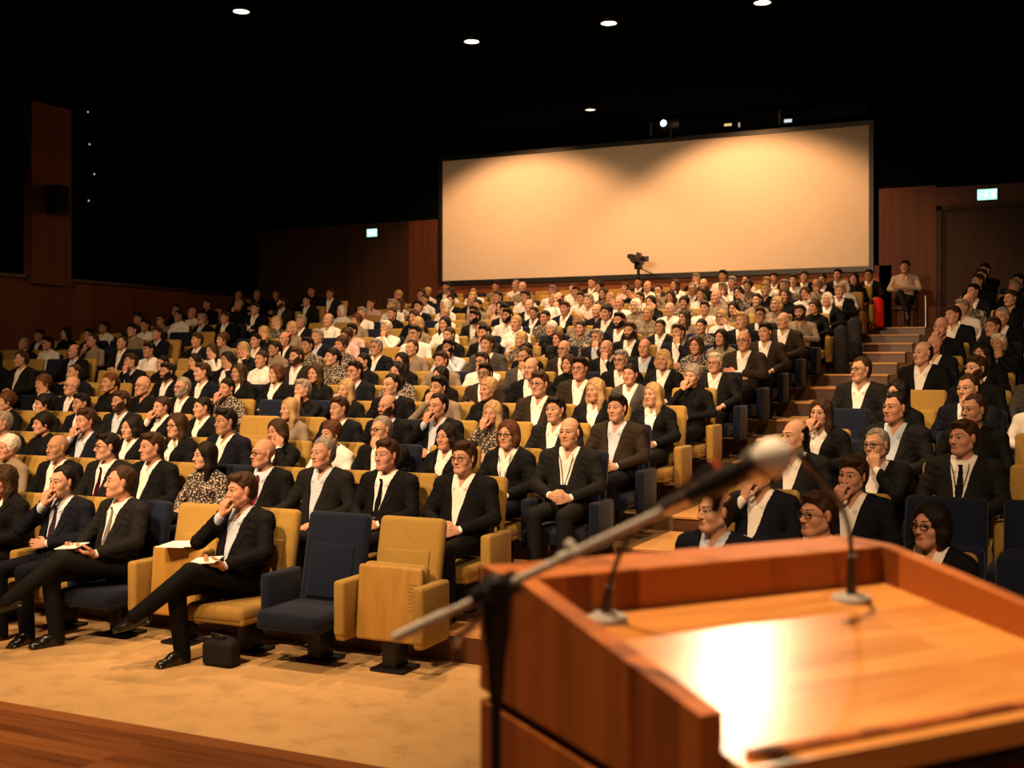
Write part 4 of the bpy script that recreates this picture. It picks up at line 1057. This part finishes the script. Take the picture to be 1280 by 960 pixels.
# ------------------------------------------------------------------ video camera on tripod behind the last row
q = on_wall(798, 329, .9); fz_ = ROWZ[-1]
vc = empty('video_camera', (q.x, q.y, fz_)); tag(vc, 'black video camera on a tripod in front of the screen', 'video camera'); hgt = q.z-fz_
MB().box((0, 0, hgt+.08), (.16, .42, .20), .02).box((0, .05, hgt+.22), (.05, .26, .05), .01).box((.14, .08, hgt+.10), (.16, .04, .12), .01).box((-.14, -.1, hgt+.15), (.12, .2, .10), .01).obj('camera_body', MAT['black'], vc)
MB().cyl((0, -.20, hgt+.07), (0, -.38, hgt+.07), .07, .085).obj('camera_lens', MAT['black'], vc)
MB().cyl((0, 0, hgt-.35), (0, 0, hgt-.02), .035).box((0, 0, hgt-.08), (.16, .16, .12), .02).obj('tripod_head', MAT['black_metal'], vc)
MB().tube([(.0, 0, hgt-.1), (.35, .3, hgt-.28)], .012).obj('pan_handle', MAT['black_metal'], vc)
for k in range(3):
    a = 2*PI*k/3+.5; MB().tube([(0.04*math.cos(a), .04*math.sin(a), hgt-.30), (.38*math.cos(a), .38*math.sin(a), .0)], [.022, .014]).obj('leg', MAT['black_metal'], vc)

# ------------------------------------------------------------------ lectern (local x along its width, -y towards the speaker)
LA = YAW+rad(26.0)
_L = Vector((0, 0, CAM_Z))+RIGHT*(-.0544)+DEPTH*1.967
lec = empty('lectern', (_L.x, _L.y, STZ), LA); tag(lec, 'wide reddish wooden lectern with slanted reading top on the stage', 'lectern')
ZO = CAM_Z-STZ
def Zr(d): return ZO-d
W_, NY = .80, -.640
rim, nend, surfB, surfN = Zr(.34), Zr(.421), Zr(.408), Zr(.473)
seam = Zr(.548)
slope = (surfN-surfB)/(-.66+.14)
prof_side = [(0, seam), (0, rim), (-.14, rim), (NY, nend), (NY, seam-.30), (NY+.02, seam-.30), (NY+.02, seam)]
prof_side = [(0, seam), (0, rim), (-.14, rim), (NY, nend), (NY, seam)]
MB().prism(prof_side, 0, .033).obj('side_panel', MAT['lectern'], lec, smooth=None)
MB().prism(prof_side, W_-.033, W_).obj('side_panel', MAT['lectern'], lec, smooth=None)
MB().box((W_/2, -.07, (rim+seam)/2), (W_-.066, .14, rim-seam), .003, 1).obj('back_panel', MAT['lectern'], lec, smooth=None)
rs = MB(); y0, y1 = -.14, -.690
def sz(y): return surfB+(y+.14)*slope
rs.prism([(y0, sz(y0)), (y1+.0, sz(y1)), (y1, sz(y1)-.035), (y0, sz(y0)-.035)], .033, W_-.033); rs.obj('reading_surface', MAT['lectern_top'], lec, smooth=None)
MB().prism([(-.655, sz(-.655)), (-.655, sz(-.655)+.007), (-.668, sz(-.668)+.007), (-.668, sz(-.668))], .055, W_-.055).obj('paper_stop', MAT['lectern'], lec, smooth=None)
MB().box((W_/2, NY/2, seam-.010), (W_-.03, abs(NY)-.03, .018)).obj('shadow_gap', MAT['black'], lec, smooth=None)
zb = .05; zt = seam-.018
MB().box((.018, NY/2, (zt+zb)/2), (.036, -NY, zt-zb), .002, 1).obj('body_side', MAT['lectern'], lec, smooth=None)
MB().box((W_-.018, NY/2, (zt+zb)/2), (.036, -NY, zt-zb), .002, 1).obj('body_side', MAT['lectern'], lec, smooth=None)
MB().box((W_/2, -.018, (zt+zb)/2), (W_-.072, .036, zt-zb), .002, 1).obj('body_front', MAT['lectern'], lec, smooth=None)
MB().box((W_/2, -.33, .62), (W_-.072, .58, .025)).box((W_/2, -.33, .10), (W_-.072, .58, .025)).obj('shelf', MAT['panel_dark'], lec, smooth=None)
MB().box((W_/2, NY/2, .025), (W_-.08, -NY-.08, .05)).obj('plinth', MAT['black'], lec, smooth=None)
def lec_local(P):
    d = P-_L; ca, sa = math.cos(LA), math.sin(LA); return Vector((d.x*ca+d.y*sa, -d.x*sa+d.y*ca, P.z-STZ))
# gooseneck microphones set into the reading surface
def gooseneck(uv, Dp, pts, label, led=False):
    b = lec_local(cam_pt(uv[0], uv[1], Dp)); b.z = sz(b.y)
    bw = Vector((_L.x, _L.y, STZ))+Matrix.Rotation(LA, 3, 'Z') @ b
    g = empty('gooseneck_microphone', bw); tag(g, label, 'microphone')
    P = [cam_pt(u, v, D)-bw for u, v, D in pts]
    MB().cyl((0, 0, 0), (0, 0, .006), .036, .034, 28).cyl((0, 0, .006), (0, 0, .010), .022, .02, 24).obj('base_plate', MAT['plate'], g)
    MB().tube([(0, 0, .006), P[0]*.5, P[0]], [.010, .0085, .007], 12).obj('stem', MAT['black'], g)
    sm_ = [P[0]]
    n = len(P)
    for i in range(n-1):
        a, b_, c, d = P[max(i-1, 0)], P[i], P[i+1], P[min(i+2, n-1)]
        for k in range(1, 6):
            t = k/5; sm_.append(.5*((2*b_)+(c-a)*t+(2*a-5*b_+4*c-d)*t*t+(3*b_-a-3*c+d)*t**3))
    MB().tube(sm_, .0042, 10).obj('gooseneck', MAT['black'], g)
    d = (P[-1]-P[-2]).normalized()
    MB().cyl(P[-1]-d*.005, P[-1]+d*.035, .0075, .0085, 14).obj('capsule', MAT['black'], g)
    if led: MB().cyl(P[-1]+d*.0351, P[-1]+d*.040, .0088, .0085, 14).obj('light_ring', emit('red_ring', (1, .12, .03), .3), g)
gooseneck((757, 770), 1.88, [(762, 733, 1.87), (776, 690, 1.85), (806, 648, 1.82), (845, 615, 1.79), (872, 596, 1.77)], 'black gooseneck microphone rising from the left of the lectern top', True)
gooseneck((1064, 738), 2.06, [(1064, 695, 2.05), (1061, 660, 2.03), (1048, 625, 2.0), (1028, 600, 1.98), (1012, 582, 1.96)], 'black gooseneck microphone on round plate at far right of lectern top')
# microphone on boom stand
A_, B_ = cam_pt(495, 797, 1.75), cam_pt(905, 603, 1.46)
cl = A_+(B_-A_)*.345
ms = empty('microphone_stand', (cl.x, cl.y, STZ)); tag(ms, 'black microphone stand with grey boom arm in front of the lectern', 'microphone stand')
o_ = Vector((cl.x, cl.y, STZ))
MB().cyl((0, 0, 0), (0, 0, .02), .10, .095, 36).cyl((0, 0, .02), (0, 0, .05), .035, .02).obj('base', MAT['black_metal'], ms)
MB().cyl((0, 0, .04), (0, 0, .72), .0110).cyl((0, 0, .70), (0, 0, cl.z-STZ-.10), .0085).obj('pole', MAT['black'], ms)
MB().cyl((0, 0, .66), (0, 0, .74), .017).obj('pole_clutch', MAT['black'], ms)
MB().tube([(0, 0, cl.z-STZ-.16), (0, 0, cl.z-STZ-.10), (0, 0, cl.z-STZ-.05), (0, 0, cl.z-STZ-.012)], [.010, .014, .021, .024], 18).obj('boom_socket', MAT['black'], ms)
dv_ = (B_-A_).normalized()
MB().cyl(A_-o_, B_-o_, .0062).obj('boom_arm', MAT['grey_metal'], ms)
MB().cyl(A_-o_, A_+dv_*.10-o_, .0082).obj('boom_sleeve', MAT['grey_metal'], ms)
MB().cyl(cl-dv_*.035-o_, cl+dv_*.035-o_, .017).cyl(cl-o_+Vector((-.02, .03, -.0)), cl-o_+Vector((.02, -.03, .0)), .019).obj('boom_clamp', MAT['black'], ms)
k1 = cl-dv_*.075-o_; MB().tube([cl-o_+Vector((0, 0, -.02)), k1+Vector((0, 0, -.045))], .006).sph(k1+Vector((0, 0, -.047)), .009).obj('clamp_lever', MAT['steel'], ms)
k2 = A_+dv_*.34-o_; MB().cyl(k2-dv_*.015+Vector((0, 0, .0)), k2+dv_*.015, .0095).sph(k2+Vector((0, 0, .014)), .0075).obj('boom_knob', MAT['grey_metal'], ms)
MH = cam_pt(966, 572, 1.40); C0 = cam_pt(872, 616, 1.46)
mc = empty('microphone', C0); tag(mc, 'black handheld microphone with silver ball grille clipped on the boom', 'microphone')
dm = (MH-C0).normalized()
e1 = MH-C0
MB().tube([e1-dm*.125, e1-dm*.06, e1-dm*.025], [.011, .0135, .018], 18).obj('handle', MAT['black'], mc)
MB().cyl(e1-dm*.030, e1-dm*.016, .0225).obj('collar', MAT['steel'], mc)
MB().sph(e1, .0245, (1, 1, 1), 28).obj('grille', MAT['foam'], mc)
MB().cyl(e1-dm*.165, e1-dm*.122, .0095).obj('plug', MAT['steel'], mc)
MB().cyl(e1-dm*.10, e1-dm*.055, .0165).tube([e1-dm*.078, e1-dm*.085+Vector((0, 0, -.03)), B_-C0], .008).obj('clip', MAT['black'], mc)

# ------------------------------------------------------------------ small things lying about
s_ = SEATS[('c', 1, 3)]
pr = empty('paper_sheets', (seat_x('c', 1, 3)-.02, Y1-.055, .7225), .3); tag(pr, 'white paper sheets lying on the folded mustard seat in front row', 'paper')
MB().box((0, 0, .004), (.21, .297, .003)).obj('sheet', MAT['paper'], pr, smooth=None); MB().box((.06, .02, .0075), (.21, .297, .003), M4=Matrix.Rotation(.3, 4, 'Z')).obj('sheet', MAT['paper'], pr, smooth=None)
def notepad(key, off, rz, label):
    p = PEOPLE[key]; q = p.matrix_basis @ Vector(off)
    n = empty('notepad', q, rz); n.rotation_euler = (.15, -.1, rz); tag(n, label, 'notepad')
    MB().box((0, 0, 0), (.21, .15, .006), .002).obj('cover', MAT['black'], n, smooth=None); MB().box((0, 0, .006), (.205, .145, .006)).obj('pages', MAT['paper'], n, smooth=None)
if ('c', 1, 2) in PEOPLE: notepad(('c', 1, 2), (.03, -.41, .70), .2, 'white notepad on the lap of front-row man beside navy seat')
if ('c', 1, 4) in PEOPLE: notepad(('c', 1, 4), (-.02, -.43, .715), .0, 'white notepad held by the man with silver tie')
bg = empty('bag', (seat_x('c', 1, 2)+.08, Y1-.42, 0)); tag(bg, 'black bag on the carpet under the seat of front-row man', 'bag')  # solid dark mass put in for the shade under this seat
g = Grid(axis_grid(-.2, .2, .012, []), axis_grid(-.16, .16, .012, []), axis_grid(-.03, .32, .012, []))
g.add(rbox((0, 0, .085), (.125, .065, .083), .03)).add(ell((.01, 0, .165), (.115, .05, .045)), .04)
V, Q = g.mesh(); me = to_mesh('bag_body', V, Q, None, 1); me.materials.append(MAT['bagcloth']); link('bag_body', me, bg)
MB().tube([(-.06, -.01, .20), (-.05, -.04, .225), (0, -.055, .225), (.05, -.05, .215), (.07, -.02, .195)], .008).obj('handle', MAT['black'], bg)  # strap-like loop on the dark mass that stands for shade

ux = x_in_row(1131, 17); uz = ROWZ[-1]
make_person(ux, rowy(17)+.1, uz, 'm', 'sd', 'E', '', pose='arms', label='man in pale shirt with crossed arms sitting at the top of the stairs', scale=1.08, rz=rad(-2), skin=2, shirt='sand')
ch = empty('chair', (ux, rowy(17)+.1, uz)); tag(ch, 'plain black chair under the man with crossed arms at the top of the stairs', 'chair')
MB().box((0, -.17, .405), (.46, .44, .05), .015).obj('seat', MAT['black'], ch); MB().box((0, .175, .80), (.44, .03, .36), .012).obj('backrest', MAT['black'], ch)
for a in (-.2, .2):
    for b_ in (-.36, .18): MB().cyl((a, b_, 0), (a, b_, .40 if b_ < 0 else .70), .012).obj('leg', MAT['black_metal'], ch)
rl = empty('handrail', (ux+.42, rowy(17)-.25, uz)); tag(rl, 'short steel handrail post beside the man at the top of the stairs', 'handrail')
MB().cyl((0, 0, 0), (0, 0, .62), .022).obj('post', MAT['steel'], rl); MB().tube([(0, -.1, .62), (0, 0, .64), (0, .25, .64)], .022).obj('rail', MAT['steel'], rl)
def hanging(name, key, off, size, mat, label, cat):
    x, y, z = seat_x(*key), rowy(key[1]), ROWZ[key[1]-1]
    g = Grid(axis_grid(-.4, .4, .016, []), axis_grid(-.3, .4, .016, []), axis_grid(-.1, 1.2, .016, []))
    w, t, h0, h1 = size
    for k in range(5):
        a = -w/2+w*k/4; g.add(rc((a, off[1]+.02*math.sin(k*2.1), h1-.02*abs(k-2)), (a*1.15, off[1]-.03+.03*math.sin(k*1.7), h0+.05*math.sin(k*2.7)), t, t*1.2), .04)
    V, Q = g.mesh(); me = to_mesh(name, V, Q, None, 1); me.materials.append(mat)
    o = link(name, me, loc=(x+off[0], y, z)); tag(o, label, cat); return o
MAT['redcloth'] = fabric('red_cloth', (.62, .018, .010), .85, 60, .2, .1)
hanging('red_garment', ('c', 16, 0), (.40, -.02), (.10, .04, .28, .72), MAT['redcloth'], 'bright red garment hanging at the aisle end of a back row', 'clothing')
hanging('coat', ('c', 12, 0), (.47, -.02), (.12, .05, .10, .74), MAT['bagcloth'], 'black coat hung over the aisle armrest of a high row beside the stairs', 'coat')
hanging('coat', ('c', 13, 0), (.49, .0), (.14, .05, .12, .72), MAT['bagcloth'], 'second black coat hung over an aisle armrest, one row higher than the other', 'coat')

# dark fittings along the left wall
def on_left(u, v, off):
    t = (LEFT_X+off)/ray(u, v).x; return Vector((0, 0, CAM_Z))+ray(u, v)*t
lsp = on_left(72, 250, .55); ls = empty('loudspeaker', lsp); tag(ls, 'black loudspeaker fixed to the wood-clad column on the left wall', 'loudspeaker')
MB().box((0, 0, 0), (.34, .36, .62), .03).obj('cabinet', MAT['black'], ls); MB().box((.175, 0, 0), (.012, .31, .56), .004).obj('front_grille', MAT['bagcloth'], ls)
MB().box((-.24, 0, 0), (.16, .08, .08)).obj('wall_bracket', MAT['black_metal'], ls)
for u, v, lb in ((115, 141, 'topmost tiny spotlight hanging beside the left column'), (117, 181, 'second tiny spotlight from the top beside the left column'), (123, 218, 'brightest tiny spotlight beside the left column, third from top'), (116, 251, 'lowest tiny spotlight hanging beside the left column')):
    q = on_left(u, v, .45); r = empty('wall_spotlight', q, .4); tag(r, lb, 'spotlight')
    MB().cyl((0, .0, 0), (.0, -.22, -.03), .075, .085, 18).obj('lamp_can', MAT['black'], r); MB().cyl((0, -.221, -.03), (0, -.226, -.031), .018).obj('lens_glint', emit('glint', (1, .93, .8), .6), r)
    MB().tube([(0, 0, .05), (-.1, .05, .06), (-.42, .17, .06)], .018).obj('wall_bracket', MAT['black_metal'], r)
